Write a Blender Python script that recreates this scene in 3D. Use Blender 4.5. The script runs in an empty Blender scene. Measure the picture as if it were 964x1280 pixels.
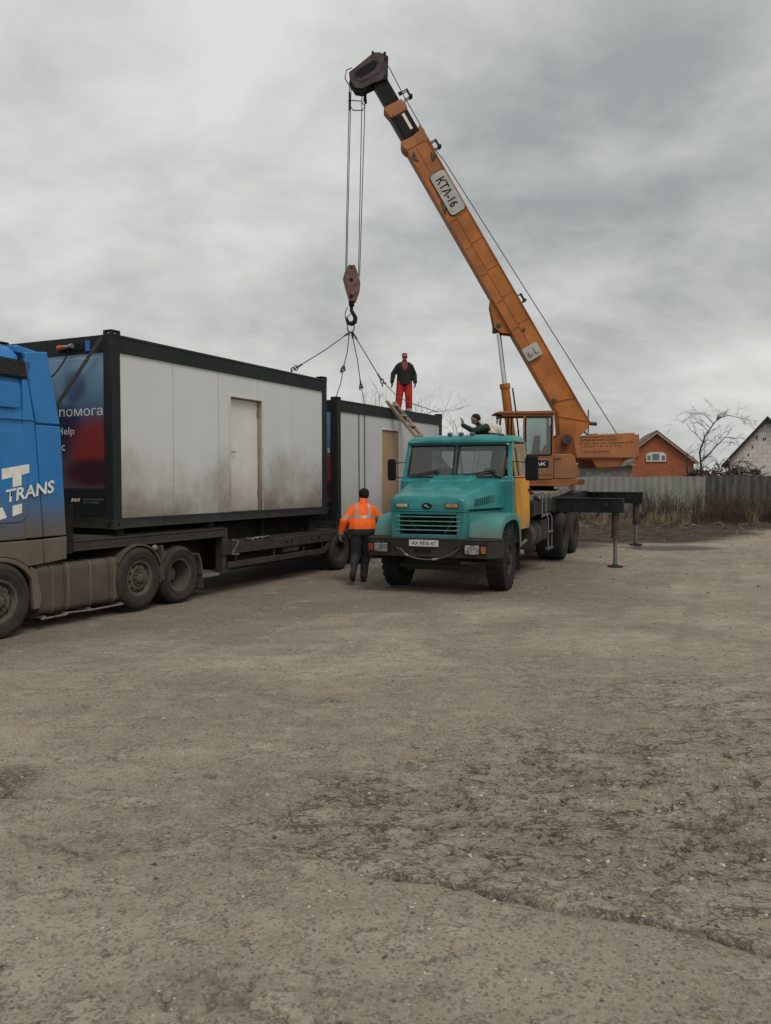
import bpy, bmesh, math, random
import numpy as np
from mathutils import Vector, Matrix, Euler
R=math.radians
random.seed(7)
S=bpy.context.scene
COL=S.collection
V=Vector
# ---------------------------------------------------------------- world / camera
W=bpy.data.worlds.new("World"); S.world=W; W.use_nodes=True
SUN_EL,SUN_AZ=R(56),R(152)

def world():
    nt=W.node_tree; N=nt.nodes; L=nt.links; N.clear()
    out=N.new('ShaderNodeOutputWorld'); bg=N.new('ShaderNodeBackground')
    sky=N.new('ShaderNodeTexSky'); sky.sky_type='NISHITA'; sky.sun_disc=False
    sky.sun_elevation=SUN_EL; sky.sun_rotation=SUN_AZ; sky.air_density=1.5; sky.dust_density=3
    tc=N.new('ShaderNodeTexCoord'); sep=N.new('ShaderNodeSeparateXYZ'); L.new(tc.outputs['Generated'],sep.inputs[0])
    mx=N.new('ShaderNodeMath'); mx.operation='MAXIMUM'; mx.inputs[1].default_value=0.0; L.new(sep.outputs['Z'],mx.inputs[0])
    ad=N.new('ShaderNodeMath'); ad.operation='ADD'; ad.inputs[1].default_value=0.42; L.new(mx.outputs[0],ad.inputs[0])
    cmb=N.new('ShaderNodeCombineXYZ')
    for i,a in enumerate('XY'):
        d=N.new('ShaderNodeMath'); d.operation='DIVIDE'; L.new(sep.outputs[a],d.inputs[0]); L.new(ad.outputs[0],d.inputs[1]); L.new(d.outputs[0],cmb.inputs[i])
    def noise(sc,det,rough,dist,off,stretch=(1,1,1)):
        m=N.new('ShaderNodeMapping'); m.inputs['Location'].default_value=off; m.inputs['Scale'].default_value=stretch
        L.new(cmb.outputs[0],m.inputs[0])
        n=N.new('ShaderNodeTexNoise'); n.inputs['Scale'].default_value=sc; n.inputs['Detail'].default_value=det
        n.inputs['Roughness'].default_value=rough; n.inputs['Distortion'].default_value=dist; L.new(m.outputs[0],n.inputs['Vector']); return n
    n1=noise(1.0,6,0.52,0.3,(3.7,1.2,0)); n2=noise(4.2,8,0.58,0.25,(0.4,7.1,2),(.9,1.1,1))
    a=N.new('ShaderNodeMath'); a.operation='MULTIPLY_ADD'; a.inputs[1].default_value=0.60
    L.new(n2.outputs['Fac'],a.inputs[0]); L.new(n1.outputs['Fac'],a.inputs[2])
    cr=N.new('ShaderNodeValToRGB'); e=cr.color_ramp.elements
    e[0].position=.60; e[0].color=(.36,.372,.372,1); e[1].position=.97; e[1].color=(.76,.76,.725,1)
    m=cr.color_ramp.elements.new(.79); m.color=(.57,.582,.568,1)
    L.new(a.outputs[0],cr.inputs[0])
    sc=N.new('ShaderNodeVectorMath'); sc.operation='SCALE'; sc.inputs['Scale'].default_value=10.0; L.new(cr.outputs[0],sc.inputs[0])
    mix=N.new('ShaderNodeMix'); mix.data_type='RGBA'; mix.inputs[0].default_value=.93
    L.new(sky.outputs[0],mix.inputs[6]); L.new(sc.outputs[0],mix.inputs[7]); L.new(mix.outputs[2],bg.inputs[0])
    bg.inputs[1].default_value=.1; L.new(bg.outputs[0],out.inputs[0])
world()
sl=bpy.data.lights.new('sun','SUN'); sl.energy=1.5; sl.angle=R(30); sl.color=(1,.96,.9)
so=bpy.data.objects.new('sun',sl); COL.objects.link(so)
# sun comes from behind-left of the camera, high
sd=V((math.sin(SUN_AZ)*math.cos(SUN_EL),math.cos(SUN_AZ)*math.cos(SUN_EL),math.sin(SUN_EL)))
so.rotation_euler=sd.to_track_quat('Z','Y').to_euler()
cam=bpy.data.cameras.new('camera'); co=bpy.data.objects.new('camera',cam); COL.objects.link(co); S.camera=co
cam.sensor_fit='HORIZONTAL'; cam.sensor_width=36; cam.lens=36*1030/964
cam.clip_end=6000; cam.clip_start=.05
co.location=(0,0,1.95); co.rotation_euler=(R(90)-math.atan(40/1030),0,0)
S.render.resolution_x=771; S.render.resolution_y=1024
S.view_settings.view_transform='Standard'; S.view_settings.look='None'; S.view_settings.exposure=0; S.view_settings.gamma=1

# ---------------------------------------------------------------- helpers
def tag(o,label=None,cat=None,group=None,kind=None):
    if label:o['label']=label
    if cat:o['category']=cat
    if group:o['group']=group
    if kind:o['kind']=kind
    return o
def empty(name,loc=(0,0,0),rot=(0,0,0),label=None,cat=None,group=None):
    o=bpy.data.objects.new(name,None); COL.objects.link(o); o.location=loc; o.rotation_euler=rot; o.empty_display_size=.2
    return tag(o,label,cat,group)
def link(name,me,mats,parent=None,loc=(0,0,0),rot=(0,0,0),bevel=0,seg=2):
    o=bpy.data.objects.new(name,me); COL.objects.link(o)
    if not isinstance(mats,(list,tuple)): mats=[mats]
    for m in mats: me.materials.append(m)
    o.parent=parent; o.location=loc; o.rotation_euler=rot
    if bevel:
        b=o.modifiers.new('bevel','BEVEL'); b.width=bevel; b.segments=seg; b.limit_method='ANGLE'; b.angle_limit=R(40); b.use_clamp_overlap=True
    return o
APART={'lifting_hole','support_and_filler','lashing_hole','air_tank','mudguard','cable_clamp','radiator_brace','mirror_arm','side_lamp','battery_box','wear_pad','boom_pin','block_pin','brick_gap','sling_hook','chassis_tank','louvre'}-{'louvre'}
class MB:
    def __init__(s,X=None): s.b=bmesh.new(); s.m=0; s.X=X
    def _f(s,vs):
        try: f=s.b.faces.new(vs); f.material_index=s.m; return f
        except ValueError: return None
    def v(s,p):
        p=V(p)
        return s.b.verts.new(p)
    def box(s,a,b,rot=None,c=None):
        a=V(a);b=V(b); q=[(x,y,z) for x in(a.x,b.x) for y in(a.y,b.y) for z in(a.z,b.z)]
        if rot is not None:
            ce=(a+b)/2 if c is None else V(c); q=[ce+rot@(V(p)-ce) for p in q]
        v=[s.v(p) for p in q]
        for f in((0,1,3,2),(4,6,7,5),(0,4,5,1),(2,3,7,6),(0,2,6,4),(1,5,7,3)): s._f([v[i] for i in f])
        return s
    def bar(s,p,q,w,h,up=(0,0,1)):
        p=V(p);q=V(q);d=(q-p).normalized();u=V(up);x=d.cross(u)
        if x.length<1e-4: x=d.cross(V((1,0,0)))
        x.normalize();y=x.cross(d)
        v=[s.v(e+x*(w/2*i)+y*(h/2*j)) for e in(p,q) for i,j in((-1,-1),(1,-1),(1,1),(-1,1))]
        for k in range(4): s._f([v[k],v[(k+1)%4],v[4+(k+1)%4],v[4+k]])
        s._f(v[3::-1]);s._f(v[4:]);return s
    def prism(s,poly,ax,a,b,M=None):
        # poly 2D in the two other axes (order x,y,z without ax)
        def P(u,w,t):
            p=[(t,u,w),(u,t,w),(u,w,t)][ax]
            return M@V(p) if M else p
        A=[s.v(P(u,w,a)) for u,w in poly];B=[s.v(P(u,w,b)) for u,w in poly];n=len(poly)
        s._f(A[::-1]);s._f(B)
        for i in range(n): s._f([A[i],A[(i+1)%n],B[(i+1)%n],B[i]])
        return s
    def cyl(s,p,q,r,r2=None,n=16,cap=True):
        p=V(p);q=V(q);r2=r if r2 is None else r2;d=(q-p).normalized()
        x=d.orthogonal().normalized();y=d.cross(x)
        A=[];B=[]
        for i in range(n):
            t=2*math.pi*i/n;o=x*math.cos(t)+y*math.sin(t);A.append(s.v(p+o*r));B.append(s.v(q+o*r2))
        for i in range(n): s._f([A[i],A[(i+1)%n],B[(i+1)%n],B[i]])
        if cap: s._f(A[::-1]);s._f(B)
        return s
    def tube(s,pts,r,n=6,radii=None,closed=False):
        pts=[V(p) for p in pts];rings=[];N=len(pts);x=None
        for i,p in enumerate(pts):
            if closed: d=pts[(i+1)%N]-pts[i-1]
            else: d=(pts[min(i+1,N-1)]-pts[max(i-1,0)])
            if d.length<1e-7: d=V((0,0,1))
            d.normalize()
            if x is None: x=d.orthogonal()
            x=(x-d*x.dot(d))
            if x.length<1e-5: x=d.orthogonal()
            x.normalize();y=d.cross(x);rr=radii[i] if radii else r
            rings.append([s.v(p+(x*math.cos(2*math.pi*k/n)+y*math.sin(2*math.pi*k/n))*rr) for k in range(n)])
        for i in range(N if closed else N-1):
            a=rings[i];b=rings[(i+1)%N]
            for k in range(n): s._f([a[k],a[(k+1)%n],b[(k+1)%n],b[k]])
        if not closed: s._f(rings[0][::-1]);s._f(rings[-1])
        return s
    def lathe(s,prof,c=(0,0,0),ax='Y',n=40,closed=False):
        c=V(c);rings=[]
        for r,h in prof:
            ring=[]
            for k in range(n):
                t=2*math.pi*k/n;a,b=math.cos(t)*r,math.sin(t)*r
                p={'Y':(a,h,b),'Z':(a,b,h),'X':(h,a,b)}[ax]
                ring.append(s.v(c+V(p)))
            rings.append(ring)
        m=len(rings)
        for i in range(m if closed else m-1):
            A=rings[i];B=rings[(i+1)%m]
            for k in range(n): s._f([A[k],A[(k+1)%n],B[(k+1)%n],B[k]])
        return s
    def loft(s,secs,cap=True,closed=True):
        rr=[[s.v(p) for p in c] for c in secs];n=len(rr[0])
        for a,b in zip(rr,rr[1:]):
            for k in range(n if closed else n-1): s._f([a[k],a[(k+1)%n],b[(k+1)%n],b[k]])
        if cap: s._f(rr[0][::-1]);s._f(rr[-1])
        return s
    def hull(s,pts):
        vs=[s.v(p) for p in pts]
        r=bmesh.ops.convex_hull(s.b,input=vs)
        for g in r['geom']:
            if isinstance(g,bmesh.types.BMFace): g.material_index=s.m
        bad=[g for g in r['geom_interior']+r['geom_unused'] if isinstance(g,bmesh.types.BMVert)]
        if bad: bmesh.ops.delete(s.b,geom=list(set(bad)),context='VERTS')
        return s
    def ell(s,c,r,u=14,w=10,rot=None):
        c=V(c);t=bmesh.ops.create_uvsphere(s.b,u_segments=u,v_segments=w,radius=1)
        for v in t['verts']:
            p=V((v.co.x*r[0],v.co.y*r[1],v.co.z*r[2]));
            if rot: p=rot@p
            v.co=c+p
        for f in {f for v in t['verts'] for f in v.link_faces}: f.material_index=s.m
        return s
    def mesh(s,name,ang=35):
        if s.X is not None: s.b.transform(s.X)
        bmesh.ops.recalc_face_normals(s.b,faces=s.b.faces)
        for f in s.b.faces: f.smooth=True
        for e in s.b.edges:
            e.smooth = len(e.link_faces)==2 and e.calc_face_angle(9)<R(ang)
        me=bpy.data.meshes.new(name);s.b.to_mesh(me);s.b.free();return me
    def clusters(s):
        seen=set();isl=[]
        for v in s.b.verts:
            if v in seen: continue
            st=[v];g=[];seen.add(v)
            while st:
                a=st.pop();g.append(a)
                for e in a.link_edges:
                    w=e.other_vert(a)
                    if w not in seen: seen.add(w);st.append(w)
            lo=[min(q.co[i] for q in g)-.004 for i in range(3)];hi=[max(q.co[i] for q in g)+.004 for i in range(3)];isl.append([g,lo,hi])
        i=0
        while i<len(isl):
            j=i+1;m=False
            while j<len(isl):
                a,b=isl[i],isl[j]
                if all(a[1][k]<=b[2][k] and b[1][k]<=a[2][k] for k in range(3)):
                    isl[i]=[a[0]+b[0],[min(a[1][k],b[1][k]) for k in range(3)],[max(a[2][k],b[2][k]) for k in range(3)]];isl.pop(j);m=True
                else: j+=1
            if not m: i+=1
        return [x[0] for x in isl]
    def build(s,name,mat,parent=None,bevel=0,seg=2,loc=(0,0,0),rot=(0,0,0),ang=35):
        if name in APART:
            cl=s.clusters()
            if len(cl)>1:
                out=None
                for g in cl:
                    n=MB(s.X);mp={}
                    fs={f for v in g for f in v.link_faces}
                    for v in g: mp[v]=n.b.verts.new(v.co)
                    for f in fs:
                        q=n.b.faces.new([mp[v] for v in f.verts]);q.material_index=f.material_index
                    out=link(name,n.mesh(name,ang),mat,parent,loc,rot,bevel,seg)
                s.b.free();return out
        return link(name,s.mesh(name,ang),mat,parent,loc,rot,bevel,seg)
def rrect(x0,x1,y0,y1,r,n=4):
    P=[]
    for cx,cy,a in((x1-r,y1-r,0),(x0+r,y1-r,90),(x0+r,y0+r,180),(x1-r,y0+r,270)):
        for k in range(n+1):
            t=R(a+90*k/n);P.append((cx+r*math.cos(t),cy+r*math.sin(t)))
    return P
def text(s,name,mat,parent,o,xd,yd,height=None,width=None,ext=.002,X=None,bold=0,shear=0,align='LEFT'):
    """lettering as a mesh: origin o, x direction xd, up direction yd"""
    c=bpy.data.curves.new(name,'FONT');c.body=s;c.extrude=0;c.offset=bold;c.shear=shear;c.resolution_u=3
    t=bpy.data.objects.new(name,c);COL.objects.link(t)
    bpy.context.view_layer.update();dg=bpy.context.evaluated_depsgraph_get()
    me=bpy.data.meshes.new_from_object(t.evaluated_get(dg));bpy.data.objects.remove(t);bpy.data.curves.remove(c)
    xs=[v.co.x for v in me.vertices];ys=[v.co.y for v in me.vertices]
    x0,x1,y0,y1=min(xs),max(xs),min(ys),max(ys)
    sx=width/(x1-x0) if width else None;sy=height/(y1-y0) if height else None
    sx=sx or sy;sy=sy or sx
    xd=V(xd).normalized();yd=V(yd).normalized();zd=xd.cross(yd).normalized();o=V(o)
    off=0 if align=='LEFT' else .5
    for v in me.vertices:
        p=o+xd*((v.co.x-x0-off*(x1-x0))*sx)+yd*((v.co.y-y0)*sy)+zd*ext
        v.co=X@p if X else p
    me.name=name
    me.materials.clear()
    return link(name,me,mat,parent)
def copytree(o,parent=None):
    c=o.copy();COL.objects.link(c);c.parent=parent
    for ch in list(o.children): copytree(ch,c)
    return c
# ---------------------------------------------------------------- materials
def M(name,col,rough=.55,metal=0,var=.14,vs=2.5,dirt=None,rust=0,rustcol=(.09,.035,.015),rs=3.5,bump=.0,bs=60,spec=.4,stretch=None,coat=0,alpha=None,band=None):
    m=bpy.data.materials.new(name);m.use_nodes=True;nt=m.node_tree;N=nt.nodes;L=nt.links
    b=N['Principled BSDF'];b.inputs['Roughness'].default_value=rough;b.inputs['Metallic'].default_value=metal
    b.inputs['Specular IOR Level'].default_value=spec
    if coat: b.inputs['Coat Weight'].default_value=coat;b.inputs['Coat Roughness'].default_value=.25
    tc=N.new('ShaderNodeTexCoord');vec=tc.outputs['Object']
    def nz(scale,det=5,ro=.6,st=None,off=(0,0,0)):
        mp=N.new('ShaderNodeMapping');L.new(vec,mp.inputs[0]);mp.inputs['Location'].default_value=off
        if st: mp.inputs['Scale'].default_value=st
        n=N.new('ShaderNodeTexNoise');n.inputs['Scale'].default_value=scale;n.inputs['Detail'].default_value=det;n.inputs['Roughness'].default_value=ro
        L.new(mp.outputs[0],n.inputs['Vector']);return n.outputs['Fac']
    def ma(op,a,bb=None,c=None,clamp=False):
        n=N.new('ShaderNodeMath');n.operation=op;n.use_clamp=clamp
        for i,x in enumerate((a,bb,c)):
            if x is None: continue
            if isinstance(x,(int,float)): n.inputs[i].default_value=x
            else: L.new(x,n.inputs[i])
        return n.outputs[0]
    def mixc(f,a,bb):
        n=N.new('ShaderNodeMix');n.data_type='RGBA'
        for i,x in((0,f),(6,a),(7,bb)):
            if isinstance(x,(tuple,list)): n.inputs[i].default_value=(*x[:3],1)
            elif isinstance(x,(int,float)): n.inputs[i].default_value=x
            else: L.new(x,n.inputs[i])
        return n.outputs[2]
    def smooth(x,a,bb):
        n=N.new('ShaderNodeMapRange');n.interpolation_type='SMOOTHSTEP';n.inputs[1].default_value=a;n.inputs[2].default_value=bb;L.new(x,n.inputs[0]);return n.outputs[0]
    n1=nz(vs,6,.6,stretch)
    lo=tuple(c*(1-var) for c in col);hi=tuple(min(1,c*(1+var)) for c in col)
    cc=mixc(smooth(n1,.3,.7),lo,hi)
    rr=None
    if dirt:
        dc,z0,z1,st=dirt[:4]
        sp=N.new('ShaderNodeSeparateXYZ');L.new(vec,sp.inputs[0])
        mr=N.new('ShaderNodeMapRange');mr.inputs[1].default_value=z0;mr.inputs[2].default_value=z1;mr.inputs[3].default_value=1;mr.inputs[4].default_value=0;L.new(sp.outputs[2],mr.inputs[0])
        n2=nz(dirt[4] if len(dirt)>4 else 4,6,.65,dirt[5] if len(dirt)>5 else None,(4,2,1))
        k=ma('ADD',mr.outputs[0],ma('MULTIPLY',ma('SUBTRACT',n2,.5),dirt[6] if len(dirt)>6 else 1.1))
        if len(dirt)>7: k=ma('ADD',k,ma('MULTIPLY',ma('SUBTRACT',nz(9,4,.6,(1,1,.03)),.5),dirt[7]))
        k=ma('MULTIPLY',smooth(k,.12,.95),st)
        cc=mixc(k,cc,dc);rr=k
    if rust:
        n3=nz(rs,8,.7,None,(9,3,5));k=smooth(n3,.78-rust*.45,.84-rust*.42);n4=nz(rs*5,4,.7)
        rc=mixc(n4,rustcol,tuple(c*2.2 for c in rustcol));cc=mixc(k,cc,rc)
        rr=k if rr is None else ma('MAXIMUM',rr,k)
    L.new(cc,b.inputs['Base Color'])
    if rr is not None:
        n=N.new('ShaderNodeMix');n.inputs[2].default_value=rough;n.inputs[3].default_value=.9;L.new(rr,n.inputs[0]);L.new(n.outputs[0],b.inputs['Roughness'])
    if bump:
        bn=N.new('ShaderNodeBump');bn.inputs['Strength'].default_value=bump;bn.inputs['Distance'].default_value=.02
        L.new(nz(bs,4,.6,stretch),bn.inputs['Height']);L.new(bn.outputs[0],b.inputs['Normal'])
    return m
def glass(name,tint=(.75,.8,.8),rough=.05,fac=.5,refl=(.9,.9,.9)):
    m=bpy.data.materials.new(name);m.use_nodes=True;nt=m.node_tree;N=nt.nodes;L=nt.links;N.clear()
    o=N.new('ShaderNodeOutputMaterial');t=N.new('ShaderNodeBsdfTransparent');t.inputs[0].default_value=(*tint,1)
    g=N.new('ShaderNodeBsdfGlossy');g.inputs['Roughness'].default_value=rough;g.inputs[0].default_value=(*refl,1)
    d=N.new('ShaderNodeBsdfDiffuse');d.inputs[0].default_value=(.25,.24,.22,1)
    fr=N.new('ShaderNodeFresnel');fr.inputs[0].default_value=1.7
    mx=N.new('ShaderNodeMixShader');L.new(fr.outputs[0],mx.inputs[0]);L.new(t.outputs[0],mx.inputs[1]);L.new(g.outputs[0],mx.inputs[2])
    tc=N.new('ShaderNodeTexCoord');n=N.new('ShaderNodeTexNoise');n.inputs['Scale'].default_value=3;n.inputs['Detail'].default_value=6;L.new(tc.outputs['Object'],n.inputs['Vector'])
    mm=N.new('ShaderNodeMath');mm.operation='MULTIPLY';mm.inputs[1].default_value=fac;L.new(n.outputs['Fac'],mm.inputs[0])
    m2=N.new('ShaderNodeMixShader');L.new(mm.outputs[0],m2.inputs[0]);L.new(mx.outputs[0],m2.inputs[1]);L.new(d.outputs[0],m2.inputs[2]);L.new(m2.outputs[0],o.inputs[0])
    return m
DUST=(.10,.081,.06)
m_blk=M('black_paint',(.018,.018,.019),.5,dirt=(DUST,.2,1.6,.35),bump=.05,spec=.14)
m_chas=M('dirty_chassis',(.014,.013,.012),.8,dirt=(DUST,.1,1.5,.28),bump=.15,bs=30,spec=.14)
m_rub=M('tyre_rubber',(.028,.027,.026),.85,var=.2,bump=.2,bs=40,spec=.14)
m_rubdust=M('dusty_tyre_rubber',(.042,.036,.030),.9,var=.25,vs=5,bump=.2,bs=40,spec=.2)
m_rim=M('dirty_steel_rim',(.085,.073,.06),.75,var=.3,vs=7,bump=.1)
m_jrod=M('grey_jack_rod',(.20,.20,.20),.4,.6,var=.2)
m_steel=M('galvanised_steel',(.35,.34,.32),.45,.6,var=.2)
m_chrome=M('polished_rod',(.62,.63,.65),.18,1,var=.08)
m_rope=M('steel_rope',(.07,.065,.06),.6,.4,var=.3,vs=30)
m_white=M('white_lettering',(.74,.72,.67),.6,var=.12,vs=8)
m_letblk=M('black_lettering',(.012,.012,.012),.6,var=0,spec=.14)
m_glass=glass('window_glass',(.5,.55,.55),.04,.10)
m_lens=M('clear_lamp_lens',(.36,.36,.36),.12,.8,var=.5,vs=9,bump=.4,bs=35,coat=.6)
m_orange_lens=M('amber_lamp_lens',(.42,.16,.06),.25,0,var=.3,vs=14,coat=.4)
m_red_lens=M('red_lamp_lens',(.22,.03,.015),.3,0,coat=.3)

# ---------------------------------------------------------------- ground
def gz(X,Y):
    t=np.clip((Y-16.5)/14.0,0,1); return .40*(t*t*(3-2*t)*.35+t*.65)
def vnoise(x,y,seed=0):
    xi=np.floor(x).astype(np.int64);yi=np.floor(y).astype(np.int64);xf=x-xi;yf=y-yi
    def h(a,b):
        n=(a*374761393+b*668265263+seed*1442695041)&0xffffffff
        n=((n^(n>>13))*1274126177)&0xffffffff
        return ((n^(n>>16))&0xffff)/65535.0
    u=xf*xf*(3-2*xf);w=yf*yf*(3-2*yf)
    return (h(xi,yi)*(1-u)+h(xi+1,yi)*u)*(1-w)+(h(xi,yi+1)*(1-u)+h(xi+1,yi+1)*u)*w
def fbm(x,y,o=5,seed=0,g=.5):
    s=0;a=1;t=0
    for i in range(o):
        s=s+a*vnoise(x*2**i+i*17.3,y*2**i-i*9.1,seed+i);t+=a;a*=g
    return s/t
def polydist(x,y,P):
    d=np.full(x.shape,1e9);sg=np.zeros(x.shape)
    for (ax,ay),(bx,by) in zip(P,P[1:]):
        vx,vy=bx-ax,by-ay;l2=vx*vx+vy*vy
        t=np.clip(((x-ax)*vx+(y-ay)*vy)/l2,0,1)
        dx,dy=x-(ax+t*vx),y-(ay+t*vy);q=np.hypot(dx,dy);c=(vx*(y-ay)-vy*(x-ax))
        m=q<d;d=np.where(m,q,d);sg=np.where(m,np.sign(c),sg)
    return d,sg
SEAM=[(-3.2,4.45),(-1.6,4.18),(-.95,3.98),(-.6,4.0),(-.22,4.05),(-.06,3.93),(.0,3.92),(.3,3.89),(.44,3.83),(.66,3.7),(.87,3.63),(1.16,3.56),(1.32,3.49),(1.43,3.4),(1.56,3.33),(2.2,3.0),(4,2.4)]
def smst(x,a,b):
    t=np.clip((x-a)/(b-a),0,1);return t*t*(3-2*t)
def ground_maps(x,y):
    big=fbm(x*.35+5,y*.35+3,4,11)
    med=fbm(x*1.3,y*1.3,5,21)
    wx=x+.35*(fbm(x*2.3,y*2.3,4,31)-.5);wy=y+.35*(fbm(x*2.3+9,y*2.3,4,32)-.5)
    sd,sg=polydist(x+.10*(fbm(x*6,y*6,4,33)-.5),y+.10*(fbm(x*6+5,y*6,4,34)-.5),SEAM)
    far=(sg>0)
    # broken zone right of centre beyond the seam
    zone=np.exp(-(((x-1.6)/1.25)**2+((y-4.9)/1.25)**2))*far+ .55*np.exp(-(((x+.1)/.9)**2+((y-4.6)/.9)**2))*far
    zone=zone+.35*np.exp(-(((x-1.9)/1.2)**2+((y-7.6)/.8)**2))+.5*np.exp(-(((x-3.6)/1.2)**2+((y-6.6)/1.1)**2))
    zone=np.clip(zone,0,1)
    # ridged noise = crumbling edges of the thin asphalt crust
    r=np.abs(fbm(wx*1.9,wy*2.6,5,41,.55)-.5)*2
    crack=np.exp(-(r/.035)**2)*smst(zone+.9*(fbm(x*1.1,y*1.1,4,42)-.5),.30,.62)
    r2=np.abs(fbm(wx*.8+4,wy*1.7,5,43,.55)-.5)*2
    crack=np.maximum(crack,np.exp(-(r2/.016)**2)*smst(fbm(x*.7,y*.7,3,44),.56,.68)*.8)
    seam=np.exp(-(sd/.022)**2)*smst(x+.4*fbm(x*2,y*2,3,5),-.35,.7)
    seam2=np.exp(-(sd/.09)**2)*smst(x,-.3,.9)*fbm(x*9,y*9,3,46)
    dark=np.clip(crack*.75+seam*.95+seam2*.45,0,1)
    dark=np.maximum(dark,zone*.45*smst(fbm(x*2.2,y*3.2,5,47),.54,.62))
    # oily stain far left
    st=np.exp(-(((x+2.5)/.36)**2+((y-5.25)/.42)**2))
    dark=np.maximum(dark,np.exp(-(((x+2.40)/.17)**2+((y-5.10+.25*(x+2.4))/.06)**2)))
    dark=np.maximum(dark,st*smst(st+.7*(fbm(x*4,y*4,5,48)-.5),.25,.75)*.9)
    # soil and puddle behind the crane, at the foot of the fence
    soil=smst(y+1.6*(fbm(x*.5,y*.8,4,51)-.5),23.2,25.6)*smst(25.5-y+0*x,-9,-6.5) if False else smst(y+2.2*(fbm(x*.4,y*.9,4,51)-.5)-np.clip((x-8.3)*.9,0,3.8),22.2,23.6)
    pud=np.exp(-(((x-7.6)/1.6)**2+((y-21.9)/.75)**2))
    pud=smst(pud+.5*(fbm(x*1.1,y*2.5,4,52)-.5),.35,.6)
    # tyre-swept streaks
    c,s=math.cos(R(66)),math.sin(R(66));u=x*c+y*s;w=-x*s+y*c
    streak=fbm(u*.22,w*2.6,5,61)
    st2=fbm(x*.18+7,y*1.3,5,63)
    track_shade=smst(.55*streak+.45*st2,.50,.64)*smst(y,6.5,9.5)
    track_shade=track_shade*smst(fbm(x*.25,y*.3,3,62),.35,.6)
    # contact shade with driven-over dirt, both painted dark around the vehicles
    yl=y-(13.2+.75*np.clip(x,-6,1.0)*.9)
    shade_dirt=np.exp(-(np.clip(yl,-9,0)/1.5)**2)*smst(yl,-3.2,-.2)*np.exp(-(np.clip(yl-3.5,0,9)/2.5)**2)*smst(4.8-x+1.5*fbm(x*.5,y*.5,3,65),.4,2.0)
    shade_dirt=np.clip(shade_dirt*(.55+.9*fbm(u*.3,w*2.2,5,66)),0,1)
    track_shade=np.clip(np.maximum(track_shade,shade_dirt*1.45),0,1.3)
    wear=smst(fbm(x*.9+3,y*1.2,6,71),.50,.60)*smst(fbm(x*.3,y*.3,3,72),.35,.6)
    return big,med,zone,crack,dark,soil,pud,track_shade,wear,sd,sg,seam
def ground_height(x,y,full=False):
    g=ground_maps(x,y);big,med,zone,crack,dark,soil,pud,track_shade,wear,sd,sg,seam=g
    fade=np.clip(1.2-np.hypot(x,y)/60,0.0,1)
    h=gz(x,y)+fade*((big-.5)*.05+(med-.5)*.014+ (fbm(x*9,y*9,3,81)-.5)*.006)
    near=np.exp(-(np.hypot(x,y)/14)**2)
    h=h-near*(crack*.03+seam*.04+zone*.012+zone*.05*np.clip(fbm(x*3.1,y*4.2,4,91)-.52,0,1))+near*np.where(sg>0,.012,0)*np.clip(1-sd*1.5,0,1)*smst(x,-.8,.6)
    h=h+near*wear*.006-pud*.03
    h=h-near*.09*np.exp(-(((x+2.40)/.15)**2+((y-5.08+.25*(x+2.4))/.055)**2))
    return (h,g) if full else h
def GH(x,y): return float(ground_height(np.array([float(x)]),np.array([float(y)]))[0])
def make_ground():
    rr=[.0]; r=.5
    while r<34: rr.append(r); r*=1.0085
    while r<5000: rr.append(r); r*=1.12
    rr=np.array(rr[1:])
    th=np.concatenate([np.linspace(-32,34,250),np.linspace(34,328,74)[1:-1]])
    th=np.radians(th);n=len(th);m=len(rr)
    RR,TH=np.meshgrid(rr,th,indexing='ij');X=(RR*np.sin(TH)).ravel();Y=(RR*np.cos(TH)).ravel()
    Z,g=ground_height(X,Y,True);big,med,zone,crack,dark,soil,pud,track_shade,wear,sd,sg,seam=g
    co=np.stack([X,Y,Z],1);co=np.vstack([co,[[0,0,float(Z[:n].mean())]]])
    i=np.arange(m-1)[:,None]*n;j=np.arange(n)[None,:];j2=(j+1)%n
    q=np.stack([i+j,i+j2,i+n+j2,i+n+j],-1).reshape(-1,4)
    tri=np.stack([np.full(n,m*n),(np.arange(n)+1)%n,np.arange(n)],1)
    me=bpy.data.meshes.new('ground');me.vertices.add(len(co));me.vertices.foreach_set('co',co.ravel())
    nl=len(q)*4+len(tri)*3;me.loops.add(nl);me.loops.foreach_set('vertex_index',np.concatenate([q[:,::-1].ravel(),tri[:,::-1].ravel()]))
    me.polygons.add(len(q)+len(tri));ls=np.concatenate([np.arange(len(q))*4,len(q)*4+np.arange(len(tri))*3])
    me.polygons.foreach_set('loop_start',ls);me.polygons.foreach_set('use_smooth',np.ones(len(ls),bool));me.update();me.validate()
    for nm,a in(('dark',dark),('soil',soil),('pud',pud),('track_shade',track_shade),('wear',wear),('near',(sg<0)*smst(X,-1.2,.4)*(Y<4.6)*1.0),('zone',zone)):
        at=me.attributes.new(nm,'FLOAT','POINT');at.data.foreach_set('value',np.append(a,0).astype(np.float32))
    # make sure normals face up
    m_=ground_mat();o=link('ground',me,m_)
    tag(o,kind='structure')
    if me.polygons[0].normal.z<0: me.flip_normals()
    return o
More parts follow.
